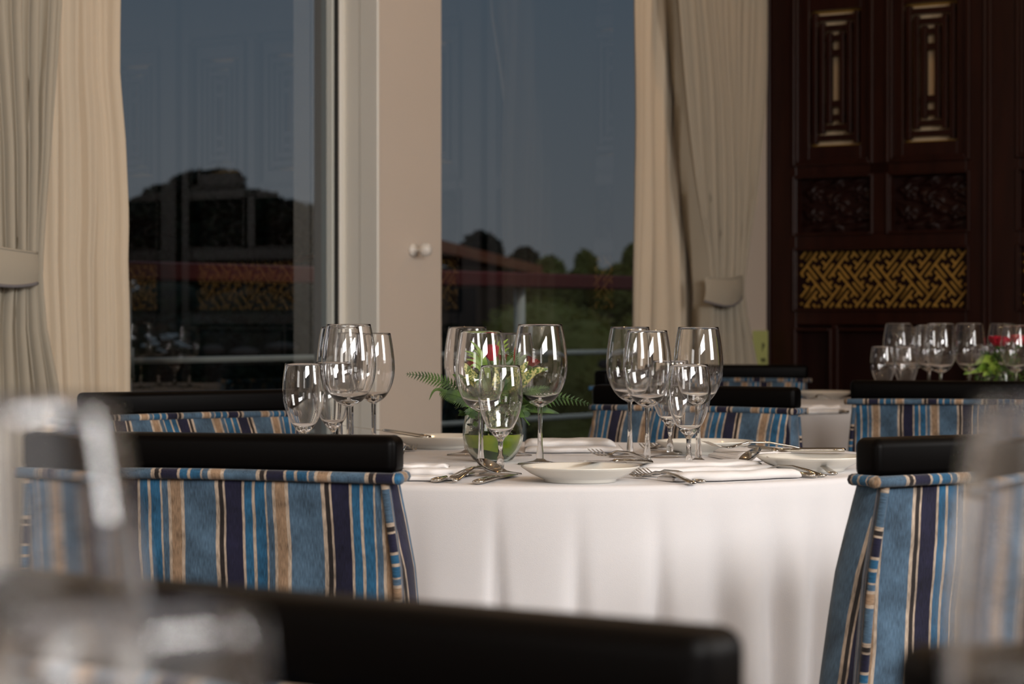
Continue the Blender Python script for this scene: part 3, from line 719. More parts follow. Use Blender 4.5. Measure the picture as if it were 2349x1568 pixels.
# ------------------------------------------------------------------ tables with cloths
TC = (.042, 4.19); TR_ = .66
creases = [(-5.8, 1.0, .9), (4.7, 1.3, .6), (15, 1.5, .8), (23.5, 2.6, 1.0), (32, 2.4, 1.1), (40, 2.6, 1.1), (49, 3, 1.2), (-17, 2.2, .9), (-28, 2.6, 1.0), (-38, 2.6, 1.1), (-49, 3, 1.2)]
def table_cloth(loc, R, crs, label, seed):
    rnd = random.Random(seed); cs = [(c, w_, k) for c, w_, k in crs]; a = 60
    while a < 300: cs.append((a, rnd.uniform(2.5, 4), rnd.uniform(.8, 1.2))); a += rnd.uniform(9, 14)
    def Ff(deg, v):
        f = 0
        for c, w_, k in cs:
            d = (deg - c - 1.5 * sin(v * 4 + c) * v + 180) % 360 - 180
            w2 = w_ * (.8 + .7 * v)
            if abs(d) < 4 * w2: f -= k * exp(-(d / w2) ** 2)
        return f
    rings = [(.0, 0), (.3, 0), (.6, 0), (.85, 0), (.97, 0), (.988, 0), (.996, -.0012), (1.0, -.004), (1.002, -.009)]
    n = 720; V = []
    for rr, dz in rings:
        for k in range(n):
            t = 2 * pi * k / n; V.append((R * rr * cos(t), R * rr * sin(t), TZ + dz))
    nv = 34
    for j in range(1, nv + 1):
        v = j / nv; z = TZ - .009 - (TZ - .03) * v
        for k in range(n):
            deg = k * 360 / n; t = R_(deg - 90); dd = (deg + 180) % 360 - 180
            g = 1 / (1 + exp(-(dd - 14) / 8)) if abs(dd) < 60 else 1
            r = R * 1.002 + .028 * v + (.012 + .055 * v ** .8) * min(1, v * 4) * (.62 + .5 * g) * (Ff(deg, v) * .8 + .25) \
                + .004 * sin(7 * t + 5 * v) * v
            r += .0035 * noise.noise(Vector((cos(t) * 7, sin(t) * 7, v * 5))) * min(1, v * 6)
            V.append((r * cos(t), r * sin(t), z))
    tot = len(rings) + nv
    V2 = V[n - 1:n - 1 + 1] if False else V
    Fc = [(j * n + k, (j + 1) * n + k, (j + 1) * n + (k + 1) % n, j * n + (k + 1) % n) for j in range(tot - 1) for k in range(n)]
    # the ring order must start with theta offset so that the first rings match the drape
    for i in range(len(rings)):
        for k in range(n):
            t = R_(k * 360 / n - 90); V[i * n + k] = (R * rings[i][0] * cos(t), R * rings[i][0] * sin(t), TZ + rings[i][1])
    o = mk('tablecloth', V, Fc, 'cloth', None, None, True, loc=(loc[0], loc[1], 0)); tag(o, label, 'tablecloth', 'white tablecloths'); return o
def table(loc, R, label, lab2, crs, seed):
    e = empty('round_table', (loc[0], loc[1], 0)); tag(e, label, 'table', 'round tables under cloths')
    MB().rev([(0, TZ - .035), (R - .02, TZ - .035), (R - .012, TZ - .03), (R - .012, TZ - .006), (R - .02, TZ - .004), (0, TZ - .004)], 64).build('tabletop', 'mahogany', e)
    MB().rev([(0, 0), (.26, 0), (.25, .03), (.06, .07), (.045, .12), (.045, TZ - .035)], 32).build('pedestal', 'black_wood', e, True)
    table_cloth(loc, R, crs, lab2, seed)
table(TC, TR_, 'round table under the white cloth in the middle of the photo', 'white cloth on the main table, hanging in folds to the floor', creases, 4)
T2 = (1.33, 7.08)
table(T2, .66, 'round table under the white cloth at the right back', 'white cloth on the second table behind the chairs at the right', [(c, w_ * 1.3, k) for c, w_, k in creases], 8)
T3 = (.0, .02)
table(T3, .66, 'round table right below the camera', 'white cloth on the table nearest to the camera', creases, 11)

# ------------------------------------------------------------------ glasses
def glass_profiles(H, rim, mx, stem_h, foot, peak=.42, point=0):
    """outer/inner bowl, stem and foot profiles; open at the joints so that the solid stays continuous"""
    bh = H - stem_h; tk = .0008; n = 34; outer = []
    for i in range(n + 1):
        k = i / n
        if k < peak:
            a = k / peak; e_ = .43 if not point else .62
            r = mx / 2 * (sin(a * pi / 2) ** e_)
        else:
            a = (k - peak) / (1 - peak); r = mx / 2 + (rim / 2 - mx / 2) * (a ** 1.65)
        outer.append((max(r, .0042), stem_h + bh * k))
    outer[0] = (.0042, stem_h - .002)
    inner = [(max(0.0, r - tk - (.001 if i < 4 else 0)), z + (.006 * (1 - i / 5) if i < 5 else 0)) for i, (r, z) in enumerate(outer)]
    inner[0] = (0, stem_h + .0055)
    top = [(rim / 2 - tk * .5, H + .0005)]
    bowl = outer + top + inner[::-1]
    stem = [(foot * .16, .010), (.0062, .018), (.0046, .030), (.0037, stem_h * .55), (.0038, stem_h * .85), (.0042, stem_h - .002)]
    ft = [(foot * .97, .0006), (foot, .0010), (foot * .985, .0022), (foot * .6, .0042), (foot * .3, .0066), (foot * .16, .010)]
    return bowl, stem, ft
def make_glass(kind):
    H, rim, mx, sh, ft, pk, pt, name = kind
    e = empty(name); b, s, f = glass_profiles(H, rim, mx, sh, ft, pk, pt)
    MB().rev(b, 56).build('bowl', 'glass', e, True); MB().rev(s, 28).build('stem', 'glass', e, True); MB().rev(f, 40).build('foot', 'thin', e, True)
    return e
KA = (.236, .074, .0925, .099, .038, .50, 0, 'wine_glass')
KD = (.231, .068, .0845, .100, .037, .50, 0, 'wine_glass')
KB = (.2255, .066, .0820, .098, .036, .50, 0, 'wine_glass')
KC = (.220, .060, .0750, .098, .034, .50, 0, 'wine_glass')
KG = (.1715, .0615, .0705, .0545, .034, .62, 1, 'water_goblet')
protos = {}
def put_glass(kn, px, d, label, z=TZ, cat=None, group='glasses on the main table'):
    k = {'A': KA, 'D': KD, 'B': KB, 'C': KC, 'G': KG}[kn]
    if kn not in protos: protos[kn] = make_glass(k); o = protos[kn]
    else: o = copy_tree(protos[kn])
    o.location = at(px, d, z); tag(o, label, cat or ('goblet' if kn == 'G' else 'wine glass'), group); return o
put_glass('G', 697, 3.97, 'short goblet at the far left of the main table')
put_glass('G', 764, 4.12, 'short goblet mostly hidden behind the big left wine glass')
put_glass('A', 800, 4.07, 'largest wine glass of the left cluster, in front')
put_glass('D', 781, 4.33, 'tall wine glass behind the left edge of the largest left glass')
put_glass('C', 806, 4.47, 'slimmer wine glass standing right behind the largest left glass')
put_glass('C', 857, 4.27, 'wine glass at the right of the left cluster, before the beige column')
put_glass('D', 1072, 4.35, 'wine glass left of the vase, behind the others')
put_glass('B', 1103, 3.87, 'wine glass in front of the crimson rose')
put_glass('G', 1148, 3.80, 'short goblet directly in front of the flower vase')
put_glass('C', 1177, 4.33, 'wine glass behind the flower vase')
put_glass('A', 1239, 4.07, 'large wine glass right of the vase behind the front plate')
put_glass('D', 1445, 4.29, 'wine glass at the left of the right cluster')
put_glass('B', 1485, 4.05, 'wine glass in front of the right cluster, left of the goblet')
put_glass('G', 1537, 4.28, 'short goblet in the back of the right cluster')
put_glass('G', 1580, 3.88, 'short goblet in front of the rightmost tall glass')
put_glass('D', 1602, 4.09, 'tall wine glass at the right of the right cluster')
g2 = 'glasses on the second table'
put_glass('G', 2026, 6.75, 'leftmost short goblet on the second table', group=g2)
put_glass('G', 2078, 6.75, 'second short goblet from the left on the second table', group=g2)
put_glass('A', 2062, 7.05, 'leftmost tall wine glass on the second table', group=g2)
put_glass('B', 2097, 7.25, 'tall wine glass half hidden behind the leftmost pair on the second table', group=g2)
put_glass('D', 2131, 6.95, 'third tall wine glass from the left on the second table', group=g2)
put_glass('A', 2158, 6.75, 'front tall wine glass in the middle of the second table group', group=g2)
put_glass('A', 2224, 6.95, 'tall wine glass just left of the red flower on the second table', group=g2)
put_glass('G', 2256, 7.25, 'short goblet behind the foliage on the second table', group=g2)
put_glass('A', 2300, 7.20, 'tall wine glass in front of the second table red rose', group=g2)
put_glass('D', 2330, 6.75, 'tall wine glass at the right edge of the photo', group=g2)
g3 = 'blurred glasses on the nearest table'
put_glass('G', 300, .56, 'blurred goblet rim at the bottom left corner', group=g3)
put_glass('C', -14, .60, 'blurred wine glass at the left edge close to the camera', group=g3)
put_glass('C', 2520, .60, 'blurred wine glass at the right edge close to the camera', group=g3)

# ------------------------------------------------------------------ plates
def plate():
    r = .089
    pr = [(0, .0035), (.045, .0035), (.052, .0), (.054, .0), (.055, .004), (.062, .0065), (.075, .0125), (.084, .0185), (r, .0222), (r + .0004, .0232), (r - .0005, .0240),
          (.086, .0232), (.078, .0185), (.068, .0128), (.060, .0098), (.052, .0075), (.030, .0068), (0, .0066)]
    e = empty('side_plate'); MB().rev([(a, b_) for a, b_ in pr], 72).build('dish', 'china', e, True); return e
pl = plate()
def put_plate(px, d, label, first_=False, z=TZ + .0005, g='side plates'):
    o = pl if first_ else copy_tree(pl); o.location = at(px, d, z); tag(o, label, 'plate', g); return o
put_plate(1331, 3.632, 'white side plate at the front edge of the table, centre', True)
put_plate(1861, 3.90, 'white side plate at the right carrying a knife')
put_plate(1616, 4.40, 'white side plate behind the right goblets')
put_plate(1008, 4.60, 'white side plate left of the vase at the far side')
put_plate(1890, 7.55, 'white side plate on the second table')

# ------------------------------------------------------------------ cutlery
def loft(secs, seg=12):
    m = MB(); V = []
    for (y, hw_, ht, z) in secs:
        for k in range(seg):
            t = 2 * pi * k / seg; V.append((hw_ * .88 * cos(t), y, z + ht * .85 * sin(t)))
    n = len(secs)
    m.add(V, [(i * seg + k, (i + 1) * seg + k, (i + 1) * seg + (k + 1) % seg, i * seg + (k + 1) % seg) for i in range(n - 1) for k in range(seg)]
          + [tuple(range(seg)), tuple(range(n * seg - 1, (n - 1) * seg - 1, -1))])
    return m
def fork():
    e = empty('fork')
    loft([(-.10, .004, .0012, .003), (-.099, .0075, .0024, .003), (-.09, .009, .0026, .004), (-.06, .0068, .0024, .009), (-.02, .0035, .002, .0135), (.02, .0028, .002, .0125), (.042, .0045, .0016, .007), (.05, .011, .0013, .0045)]).build('handle', 'steel', e, True)
    m = loft([(.049, .011, .0013, .0046), (.058, .0125, .0011, .0032), (.066, .0125, .001, .0032)])
    for k in range(4):
        x = -.0105 + .007 * k; t = loft([(.064, .0022, .001, .0032), (.08, .0019, .0009, .0048), (.098, .0013, .0007, .0105), (.101, .0006, .0004, .0115)], 8)
        t.V = [(a + x, b_, c) for a, b_, c in t.V]; m.add(t.V, t.F)
    m.build('tines', 'steel', e, True); return e
def knife():
    e = empty('knife')
    loft([(-.11, .005, .002, .0045), (-.108, .0095, .0042, .0045), (-.09, .010, .0046, .005), (-.04, .0085, .0042, .0055), (-.002, .0062, .0036, .0052), (.003, .004, .002, .005)]).build('handle', 'steel', e, True)
    loft([(.001, .005, .0018, .005), (.012, .0085, .0008, .004), (.06, .0105, .0006, .0035), (.09, .0095, .0005, .003), (.105, .004, .0004, .003), (.108, .0008, .0002, .003)]).build('blade', 'steel', e, True)
    return e
def spoon():
    e = empty('spoon')
    loft([(-.10, .004, .0012, .003), (-.099, .0075, .0024, .003), (-.09, .009, .0026, .004), (-.06, .0068, .0024, .010), (-.02, .0035, .002, .015), (.02, .0028, .002, .013), (.036, .004, .0018, .0105), (.042, .006, .0012, .0105)]).build('handle', 'steel', e, True)
    m = MB()
    def bw(u, v, off=0.0):
        th = 2 * pi * u; r_ = v; x = .021 * r_ * sin(th) * (1 - .12 * cos(th)); y = .072 + .033 * r_ * cos(th)
        return (x, y, .0015 + off + .009 * r_ ** 2.2)
    m.grid(lambda u, v: bw(u, v), 36, 10); m.grid(lambda u, v: bw(1 - u, v, .0012), 36, 10)
    m.build('bowl', 'steel', e, True); return e
cp = {'fork': fork(), 'knife': knife(), 'spoon': spoon()}; used = set()
def put_cut(kind, tail, head, label, roll=0, grp='cutlery on the main table', lift=0):
    """tail/head: (px, y, z above the table) as seen in the picture"""
    a = tab(tail[0], tail[1], TZ + tail[2]); b_ = tab(head[0], head[1], TZ + head[2])
    o = cp[kind] if kind not in used else copy_tree(cp[kind]); used.add(kind)
    L = {'fork': (-.10, .101), 'knife': (-.11, .108), 'spoon': (-.10, .105)}[kind]
    d = (b_ - a).normalized(); yaw = math.atan2(d.y, d.x) - pi / 2; pitch = math.asin(d.z)
    o.rotation_mode = 'XYZ'; o.rotation_euler = (Matrix.Rotation(yaw, 3, 'Z') @ Matrix.Rotation(pitch, 3, 'X') @ Matrix.Rotation(roll, 3, 'Y')).to_euler()
    o.location = a - o.rotation_euler.to_matrix() @ Vector((0, L[0], 0)) + Vector((0, 0, lift))
    tag(o, label, kind, grp); return o
put_cut('knife', (998, 1108, 0), (1160, 1070, 0), 'steel knife at the left front, beside the white napkin')
put_cut('spoon', (1036, 1109, 0), (1152, 1077, .006), 'steel spoon with its bowl in front of the goblet foot', roll=.5, lift=.004)
put_cut('knife', (1094, 1112, 0), (1225, 1082, 0), 'steel knife between the spoon and the front plate')
put_cut('fork', (1592, 1112, 0), (1432, 1092, 0), 'steel fork right of the front plate, nearer to the table edge')
put_cut('fork', (1612, 1108, 0), (1452, 1088, 0), 'steel fork right of the front plate, inner one')
put_cut('knife', (1490, 1066, .012), (1352, 1062, .024), 'small steel knife resting on the front plate rim')
put_cut('fork', (1486, 1062, .010), (1393, 1050, .026), 'steel fork lying over the right rim of the front plate')
put_cut('knife', (1940, 1038, .026), (1736, 1040, .022), 'steel knife laid across the right plate')
put_cut('fork', (1860, 1037, .024), (1728, 1032, .030), 'steel fork under the knife on the right plate')
put_cut('spoon', (1790, 1078, .002), (1700, 1052, .006), 'steel spoon left of the right plate, bowl to the left', roll=-.6, lift=.004)
put_cut('knife', (1872, 1097, 0), (1700, 1086, 0), 'steel knife handle sticking out of the front napkin')
put_cut('fork', (1890, 1095, 0), (1730, 1080, 0), 'steel fork handle in the middle of the three handle ends at the right')
put_cut('spoon', (1914, 1090, 0), (1800, 1070, 0), 'steel spoon handle, the rightmost of the three handle ends')
put_cut('fork', (1560, 1043, 0), (1440, 1024, .0), 'steel fork behind the left stem of the right glass cluster')
put_cut('fork', (1600, 1040, 0), (1480, 1026, .0), 'steel fork just left of the far plate')
put_cut('knife', (985, 1008, .02), (897, 995, .028), 'steel knife across the left far plate')
put_cut('fork', (915, 1046, 0), (950, 1030, 0), 'steel fork beside the left far plate')
put_cut('knife', (1790, 1040, .012), (1672, 1023, .016), 'steel knife tip pointing at the far plate')
put_cut('knife', (1945, 948, .004), (1862, 944, .004), 'steel knife on the second table', grp='cutlery on the second table')
put_cut('fork', (1905, 918, .02), (1850, 915, .03), 'steel fork on the second table plate', grp='cutlery on the second table')

# ------------------------------------------------------------------ napkins: a folded sheet drawn as layered loops
def napkin(label, p0, p1, layers, depth, th=.0045, seed=0, end_round=.3):
    """p0/p1: front edge left and right on the table; layers: set-back of each doubled layer"""
    rnd = random.Random(seed); d = (p1 - p0); L = d.length; yaw = math.atan2(d.y, d.x)
    m = MB(); z0 = .0008
    for li, (back, h, inset0, inset1) in enumerate(layers):
        prof = []
        rr = h / 2
        prof += [(depth, z0)]
        for i in range(9):
            a = -pi / 2 - pi * i / 8; prof.append((back + rr + rr * cos(a) * 1.3, z0 + rr + rr * sin(a)))
        prof += [(depth, z0 + h * .8)]
        nn = 40; V = []
        for i in range(nn + 1):
            u = i / nn; x = inset0 + (L - inset0 - inset1) * u
            e_ = min(1, min(u, 1 - u) * 14) ** .5
            for (y, z) in prof:
                wv = .006 * sin(u * 7 + seed + li) + .0025 * sin(u * 17 + li * 2)
                zz_ = z0 * .5 + (z - z0 * .5) * (.45 + .55 * e_) * (1 + .22 * noise.noise(Vector((u * 5, y * 12, seed + li))))
                V.append((x, y + wv + (1 - e_) * .012, max(zz_, .0004)))
        k = len(prof)
        m.add(V, [(i * k + j, i * k + j + 1, (i + 1) * k + j + 1, (i + 1) * k + j) for i in range(nn) for j in range(k - 1)]
              + [tuple(range(k)), tuple(range(nn * k + k - 1, nn * k - 1, -1))])
        z0 += h * .8
    o = m.build('napkin', 'napkin', None, True, loc=(p0.x, p0.y, TZ + .0005), rot=(0, 0, yaw)); tag(o, label, 'napkin', 'folded white napkins'); return o
napkin('folded white napkin left of the spoon, beside the chair rail', tab(880, 1104), tab(1072, 1104), [(0, .007, 0, .01), (.04, .009, .02, .0), (.09, .006, 0, .03)], .15, seed=1)
napkin('folded white napkin right of the front plate with two rolled folds', tab(1560, 1108), tab(1848, 1098), [(0, .014, 0, 0)], .05, seed=2)
napkin('long white napkin fold lying behind the inner fork, right of the front plate', tab(1462, 1090), tab(1792, 1082), [(0, .009, 0, .0), (.03, .008, .03, .01)], .12, seed=6)
napkin('folded white napkin at the far side between vase and right glasses', tab(1205, 1040), tab(1432, 1040), [(0, .010, 0, .0), (.06, .012, .0, .012)], .2, seed=3)
napkin('folded white napkin left of the right plate, under the knife tip', tab(1692, 1060), tab(1840, 1058), [(0, .010, 0, .0), (.02, .008, .01, .01)], .16, seed=4)
napkin('folded white napkin on the second table', tab(1845, 953), tab(1950, 950), [(0, .012, 0, 0), (.03, .012, .01, 0)], .16, seed=5)

# ------------------------------------------------------------------ vases and flowers
VC = at(1131, 4.15, TZ)
def vase(loc, label, first_=None):
    if first_:
        o = copy_tree(first_); o.location = loc; tag(o, label, 'vase', 'round glass vases'); return o
    e = empty('glass_vase', loc); tag(e, label, 'vase', 'round glass vases')
    out_ = [(0, 0), (.026, 0), (.034, .004), (.044, .018), (.050, .032), (.0525, .046), (.0515, .060), (.049, .074), (.0465, .088), (.0455, .100)]
    inn = [(max(0, r - .0016), z + (.003 if i < 3 else 0)) for i, (r, z) in enumerate(out_)][::-1]
    MB().rev(out_ + [(.0445, .1012)] + inn, 56).build('bowl', 'vase', e, True)
    lm = MB()                                            # broad leaf wrapped around the inside
    def r_in(z): return interp([(0.004, .028), (.018, .0405), (.032, .0465), (.046, .0508), (.06, .0495), (.08, .045)], z) - .0025
    def wr(u, v):
        th = R_(-230 + 345 * u); z0 = .014 + .012 * sin(u * 5 + .6); z = z0 + (.0475 - z0) * v; r = r_in(z) + .0012 - .002 * u
        return (r * cos(th), r * sin(th), z)
    lm.grid(wr, 60, 6); lm.build('wrapped_leaf', 'lining', e, True)
    dm = MB()
    def wd(u, v):
        th = R_(-250 + 300 * u); z = .006 + .020 * v + .006 * sin(u * 7); r = r_in(z) - .005
        return (r * cos(th), r * sin(th), z)
    dm.grid(wd, 50, 5)
    def wd2(u, v):
        th = R_(20 + 200 * u); z = .03 + .022 * v; r = r_in(z) - .006; return (r * cos(th), r * sin(th), z)
    dm.grid(wd2, 40, 5); dm.build('dark_leaf', 'lining_d', e, True)
    sm = MB(); rn = random.Random(5)
    for k in range(9):
        a = rn.uniform(0, 6.28); sm.tube([(.02 * cos(a), .02 * sin(a), .006), (-.012 * cos(a), .01 * sin(a), .06), (-.02 * cos(a), -.02 * sin(a), .11)], .0022, 6)
    sm.build('stems', 'lining_d', e, True)
    return e
v1 = vase(VC, 'round glass vase lined with a wrapped green leaf at the centre of the main table')
V2P = at(2296, 7.05, TZ)
vase(V2P, 'round glass vase on the second table', v1)

def vp(px, y, dd=0, base=VC):                           # a point near the vase seen at picture position
    d = base.y + dd; return Vector(((px - CX) / F * d, d, CZ + (HZ - y) / F * d))
def rose(c, r, mat, label, base, tilt=(0, 0), n=14, hgt=1.25, grp='red flowers in the vase', seed=1):
    e = empty('rose', c); tag(e, label, 'flower', grp); m = MB(); rn = random.Random(seed)
    for k in range(n):
        a0 = k * 2.4; rr = r * (.18 + .82 * (k / (n - 1)) ** .8); wd = .9 - .25 * k / n; hh = r * hgt * (1.0 - .12 * k / n)
        ph = rn.uniform(-.2, .2)
        def pt(u, v, a0=a0, rr=rr, wd=wd, hh=hh, k=k, ph=ph):
            t = a0 + (u - .5) * 2 * wd; prof = sin(min(1, v * 1.1) * pi * .5) ** .7
            flare = .12 * r * max(0, v - .75) * 4 * (k / n)
            zt = hh * v * (1 - .25 * (2 * u - 1) ** 4) + .05 * r * sin(9 * u + ph * 9) * v
            R0 = rr * prof + flare + .04 * r * sin(6 * u * pi + k) * v
            return (R0 * cos(t), R0 * sin(t), -r * .55 + zt)
        m.grid(pt, 12, 8)
    m.build('petals', mat, e, True)
    s = MB(); s.tube(crom([(0, 0, -r * .55), ((base.x - c.x) * .5, (base.y - c.y) * .5, (base.z + .09 - c.z) * .6), (base.x - c.x, base.y - c.y, base.z + .03 - c.z)], 6), .0016, 6)
    s.ball((0, 0, -r * .55), r * .3, 8); s.build('stem', 'fern', e, True)
    e.rotation_euler = (tilt[0], tilt[1], 0); return e
rose(vp(1132, 818, -.03), .0165, 'petal', 'crimson rose standing at the centre of the arrangement', VC, hgt=1.9, n=16)
rose(vp(1087, 833, -.02), .0145, 'petal_d', 'dark red flower left of the crimson rose', VC, (0, -.5), seed=2, hgt=1.3)
rose(vp(1219, 832, -.02), .0125, 'petal_d', 'red flower at the right of the arrangement, behind the large glass', VC, (0, .4), seed=3, hgt=1.4)
rose(vp(1164, 822, .03), .0105, 'petal', 'small crimson flower half hidden behind the wine glass right of the rose', VC, (0, .2), seed=4)

def blade(pts, w_, n=16, tw=0, curl=.25):
    c = crom(pts, max(3, n // (len(pts) - 1))); V = []; k = len(c)
    for i, p_ in enumerate(c):
        d = (c[min(i + 1, k - 1)] - c[max(i - 1, 0)]).normalized(); s = d.cross(Vector((.15, -1, .25))).normalized(); nrm = s.cross(d)
        u = i / (k - 1); ww = w_ * (sin(pi * min(1, .08 + .92 * u) ** .75) ** .8 if u < 1 else 0.02)
        V += [p_ - s * ww + nrm * ww * curl, p_, p_ + s * ww + nrm * ww * curl]
    Fc = []
    for i in range(k - 1):
        a = i * 3; Fc += [(a, a + 1, a + 4, a + 3), (a + 1, a + 2, a + 5, a + 4)]
    return V, Fc
def strap_leaf(pxs, w_, mat, label, grp='strap leaves in the vase', name='strap_leaf', base=VC):
    pts = [base + Vector((0, 0, .04))] + [vp(x, y, dd, base) for x, y, dd in pxs]
    V, Fc = blade(pts, w_, 24); o0 = pts[0]
    o = mk(name, [v - o0 for v in V], Fc, mat, None, None, True, loc=o0); tag(o, label, 'leaf', grp); return o
sl = [([(1116, 870, -.04), (1112, 827, -.05), (1094, 797, -.05), (1076, 781, -.05)], 'lime strap leaf reaching highest at the left'),
      ([(1114, 870, -.04), (1103, 836, -.055), (1087, 813, -.06), (1061, 804, -.06)], 'lime strap leaf arching left below the highest one'),
      ([(1114, 875, -.04), (1108, 842, -.06), (1089, 828, -.065), (1065, 823, -.065)], 'lime strap leaf pointing left, middle of the fan'),
      ([(1112, 880, -.04), (1103, 847, -.06), (1087, 837, -.065), (1075, 841, -.065)], 'short lime strap leaf curling down at the left'),
      ([(1118, 870, -.04), (1110, 832, -.05), (1099, 812, -.05), (1084, 801, -.05)], 'lime strap leaf leaning towards the crimson rose'),
      ([(1114, 875, -.04), (1106, 845, -.055), (1092, 822, -.06), (1066, 812, -.06)], 'lime strap leaf in the middle of the left fan'),
      ([(1132, 870, .02), (1132, 820, .03), (1136, 793, .03), (1146, 777, .03)], 'lime strap leaf right of the crimson rose'),
      ([(1138, 870, .03), (1142, 815, .04), (1152, 790, .04), (1166, 777, .04)], 'lime strap leaf behind the glass rim at the upper right'),
      ([(1138, 870, .03), (1144, 825, .04), (1154, 799, .04), (1167, 787, .04)], 'lime strap leaf below the upper right one'),
      ([(1140, 875, .03), (1146, 835, .04), (1156, 808, .04), (1168, 797, .04)], 'lime strap leaf lowest of the right fan')]
for p_, lab in sl: strap_leaf(p_, .0044, 'grass', lab)
vl = [([(1110, 900, -.03), (1085, 870, -.06), (1070, 848, -.07), (1062, 832, -.07)], .012, 'variegated leaf standing at the left of the arrangement'),
      ([(1120, 900, -.03), (1105, 880, -.07), (1090, 868, -.08), (1060, 866, -.08)], .009, 'variegated leaf lying low at the left'),
      ([(1150, 900, -.03), (1180, 870, -.06), (1198, 845, -.07), (1212, 828, -.07)], .009, 'variegated leaf standing behind the goblet at the right'),
      ([(1150, 905, -.03), (1190, 880, -.06), (1225, 852, -.07), (1258, 846, -.07)], .011, 'variegated leaf pointing right under the red flower'),
      ([(1135, 900, -.04), (1140, 880, -.09), (1142, 860, -.09), (1138, 842, -.09)], .010, 'variegated leaf below the crimson rose')]
for p_, w_, lab in vl: strap_leaf(p_, w_, 'varieg', lab, 'variegated leaves in the vase', 'variegated_leaf')
gl = [([(1140, 880, 0), (1160, 850, .0), (1180, 825, .0), (1192, 805, 0)], .009, 'grey green leaf behind the large middle glass'), ([(1140, 880, 0), (1175, 850, .0), (1195, 825, .0), (1210, 812, 0)], .009, 'grey green leaf next to the red flower at the right'),
      ([(1128, 880, .02), (1122, 840, .02), (1120, 810, .02), (1116, 792, .02)], .006, 'grey green leaf behind the crimson rose')]
for p_, w_, lab in gl: strap_leaf(p_, w_, 'grey_leaf', lab, 'grey green leaves in the vase', 'grey_leaf')
bl_ = [([(1110, 915, -.02), (1080, 890, -.04), (1055, 868, -.05), (1038, 858, -.05)], .008, 'dark green leaf at the left rim of the vase'),
       ([(1090, 925, -.02), (1040, 905, -.03), (1000, 893, -.03), (984, 918, -.03)], .004, 'narrow green leaf curling down at the far left'),
       ([(1165, 925, -.02), (1215, 935, -.03), (1250, 940, -.03), (1283, 948, -.03)], .009, 'broad green leaf hanging right behind the large middle glass')]
for p_, w_, lab in bl_: strap_leaf(p_, w_, 'fern', lab, 'green leaves in the vase', 'green_leaf')

def fern(pxs, size, label, base=VC, grp='fern fronds in the vases', n=20):
    pts = [base + Vector((0, 0, .06))] + [vp(x, y, dd, base) for x, y, dd in pxs]; c = crom(pts, 7); m = MB(); k = len(c); o0 = pts[0]
    m.tube([p_ - o0 for p_ in c], [.0012 * (1 - .7 * i / k) for i in range(k)], 5)
    for i in range(4, k):
        u = (i - 4) / (k - 5); d = (c[min(i + 1, k - 1)] - c[i - 1]).normalized()
        up = d.cross(Vector((.1, -1, .2))).normalized(); L = .8 * size * (sin(pi * min(1, .18 + .82 * u)) ** .8 * .9 + .1) * (1 if u < .97 else .4)
        for sg in (-1, 1):
            ax = (up * sg + d * .65 + Vector((0, -.25 * sg, 0))).normalized(); s = ax.cross(Vector((0, -1, .1))).normalized()
            p0 = c[i] - o0; w_ = L * .14
            V = [p0]; ns = 5
            for j in range(1, ns + 1):
                q = j / ns; wj = w_ * (1 - q) ** .7 * (1.25 if j % 2 else .75) + .0002
                V += [p0 + ax * L * q - s * wj + Vector((0, 0, -.15 * L * q * q)), p0 + ax * L * q + s * wj + Vector((0, 0, -.15 * L * q * q))]
            Fc = [(0, 1, 2)] + [(2 * j - 1, 2 * j + 1, 2 * j + 2, 2 * j) for j in range(1, ns)]
            m.add(V, Fc)
    o = m.build('fern_frond', 'fern', None, False, loc=o0); tag(o, label, 'fern', grp); return o
fern([(1075, 915, -.02), (1030, 880, -.03), (980, 864, -.03), (932, 857, -.03)], .020, 'fern frond reaching furthest to the left over the column')
fern([(1085, 925, -.03), (1060, 912, -.05), (1035, 905, -.05), (1008, 902, -.05)], .020, 'fern frond below the left one, pointing left')
fern([(1180, 930, -.02), (1225, 920, -.03), (1290, 912, -.03), (1352, 926, -.03)], .022, 'fern frond reaching furthest to the right')
fern([(1175, 925, -.04), (1205, 900, -.06), (1240, 893, -.06), (1262, 890, -.06)], .018, 'short fern frond right of the goblet')
fern([(1085, 935, -.06), (1080, 945, -.07), (1075, 952, -.08)], .018, 'small fern frond hanging over the left rim of the vase')
fern([(1190, 935, -.04), (1200, 945, -.05), (1204, 955, -.06)], .018, 'small fern frond hanging over the right rim of the vase')
fern([(1120, 900, -.06), (1110, 875, -.08), (1095, 862, -.09)], .02, 'fern frond low in front, left of the goblet')
fern([(1150, 905, -.06), (1165, 880, -.08), (1190, 868, -.08)], .02, 'fern frond behind the goblet rim')
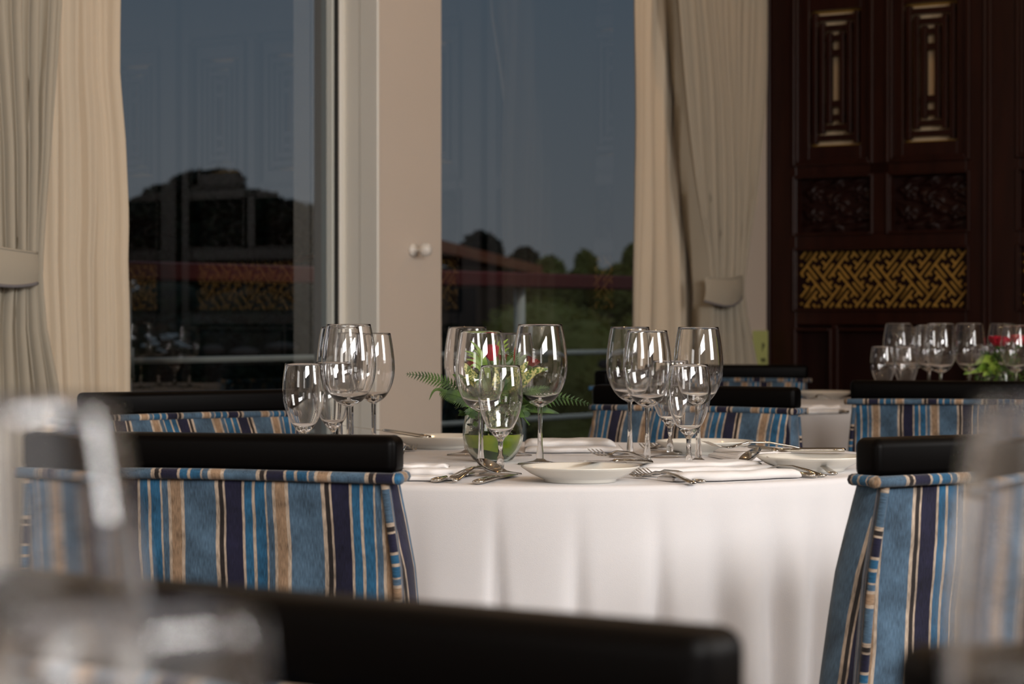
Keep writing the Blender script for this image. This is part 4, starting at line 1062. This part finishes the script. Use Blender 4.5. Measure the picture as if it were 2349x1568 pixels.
fern([(1150, 905, .0), (1165, 860, .0), (1172, 825, .0), (1168, 800, .0)], .02, 'upright fern frond in the middle back')

# dense small greenery between the flowers and over the rim
def filler(base, spread, h0, h1, n, label, seed):
    m = MB(); rn = random.Random(seed)
    for _ in range(n):
        a = rn.uniform(0, 2 * pi); k = rn.random(); z = h0 + (h1 - h0) * k; r = spread * sqrt(rn.random()) * (.55 + .45 * sin(pi * min(1, k + .2)))
        p_ = Vector((r * cos(a), r * sin(a), z)); d = Vector((cos(a) * .8 + rn.gauss(0, .5), sin(a) * .8 + rn.gauss(0, .5), rn.gauss(.2, .6))).normalized()
        s = d.cross(Vector((rn.gauss(0, 1), rn.gauss(0, 1), 1))).normalized(); L = rn.uniform(.008, .017)
        m.add([p_, p_ + d * L * .5 + s * L * .33, p_ + d * L, p_ + d * L * .5 - s * L * .33], [(0, 1, 2, 3)])
    o = m.build('greenery', 'fern', None, False, loc=base); tag(o, label, 'foliage', None, 'stuff')
filler(VC, .060, .082, .152, 900, 'small green leaves filling the top of the main vase', 1)
filler(VC, .034, .050, .1, 160, 'small green leaves inside the main vase', 3)
filler(V2P, .10, .06, .15, 600, 'green leaves spilling over the vase on the second table', 2)
for i, (x, y, lab) in enumerate([(2292, 783, 'red rose on the second table left of the edge glass'), (2340, 780, 'red rose on the second table at the right edge of the photo')]):
    rose(vp(x, y, -.02, V2P), .030, 'petal', lab, V2P, (0, .1), grp='red roses on the second table', seed=8 + i, hgt=1.1)
for i, (px, y, lab) in enumerate([(2210, 858, 'green leaf lowest at the left of the second arrangement'), (2235, 838, 'green leaf pointing left in the second arrangement'), (2255, 862, 'green leaf near the rim of the second vase')]):
    pts = [V2P + Vector((0, 0, .09)), vp((px + 2296) / 2, y - 14, -.05, V2P), vp(px, y, -.07, V2P)]; V, Fc = blade(pts, .014, 20)
    o = mk('green_leaf', [v - pts[0] for v in V], Fc, 'grass', None, None, True, loc=pts[0]); tag(o, lab, 'leaf', 'green leaves on the second table')
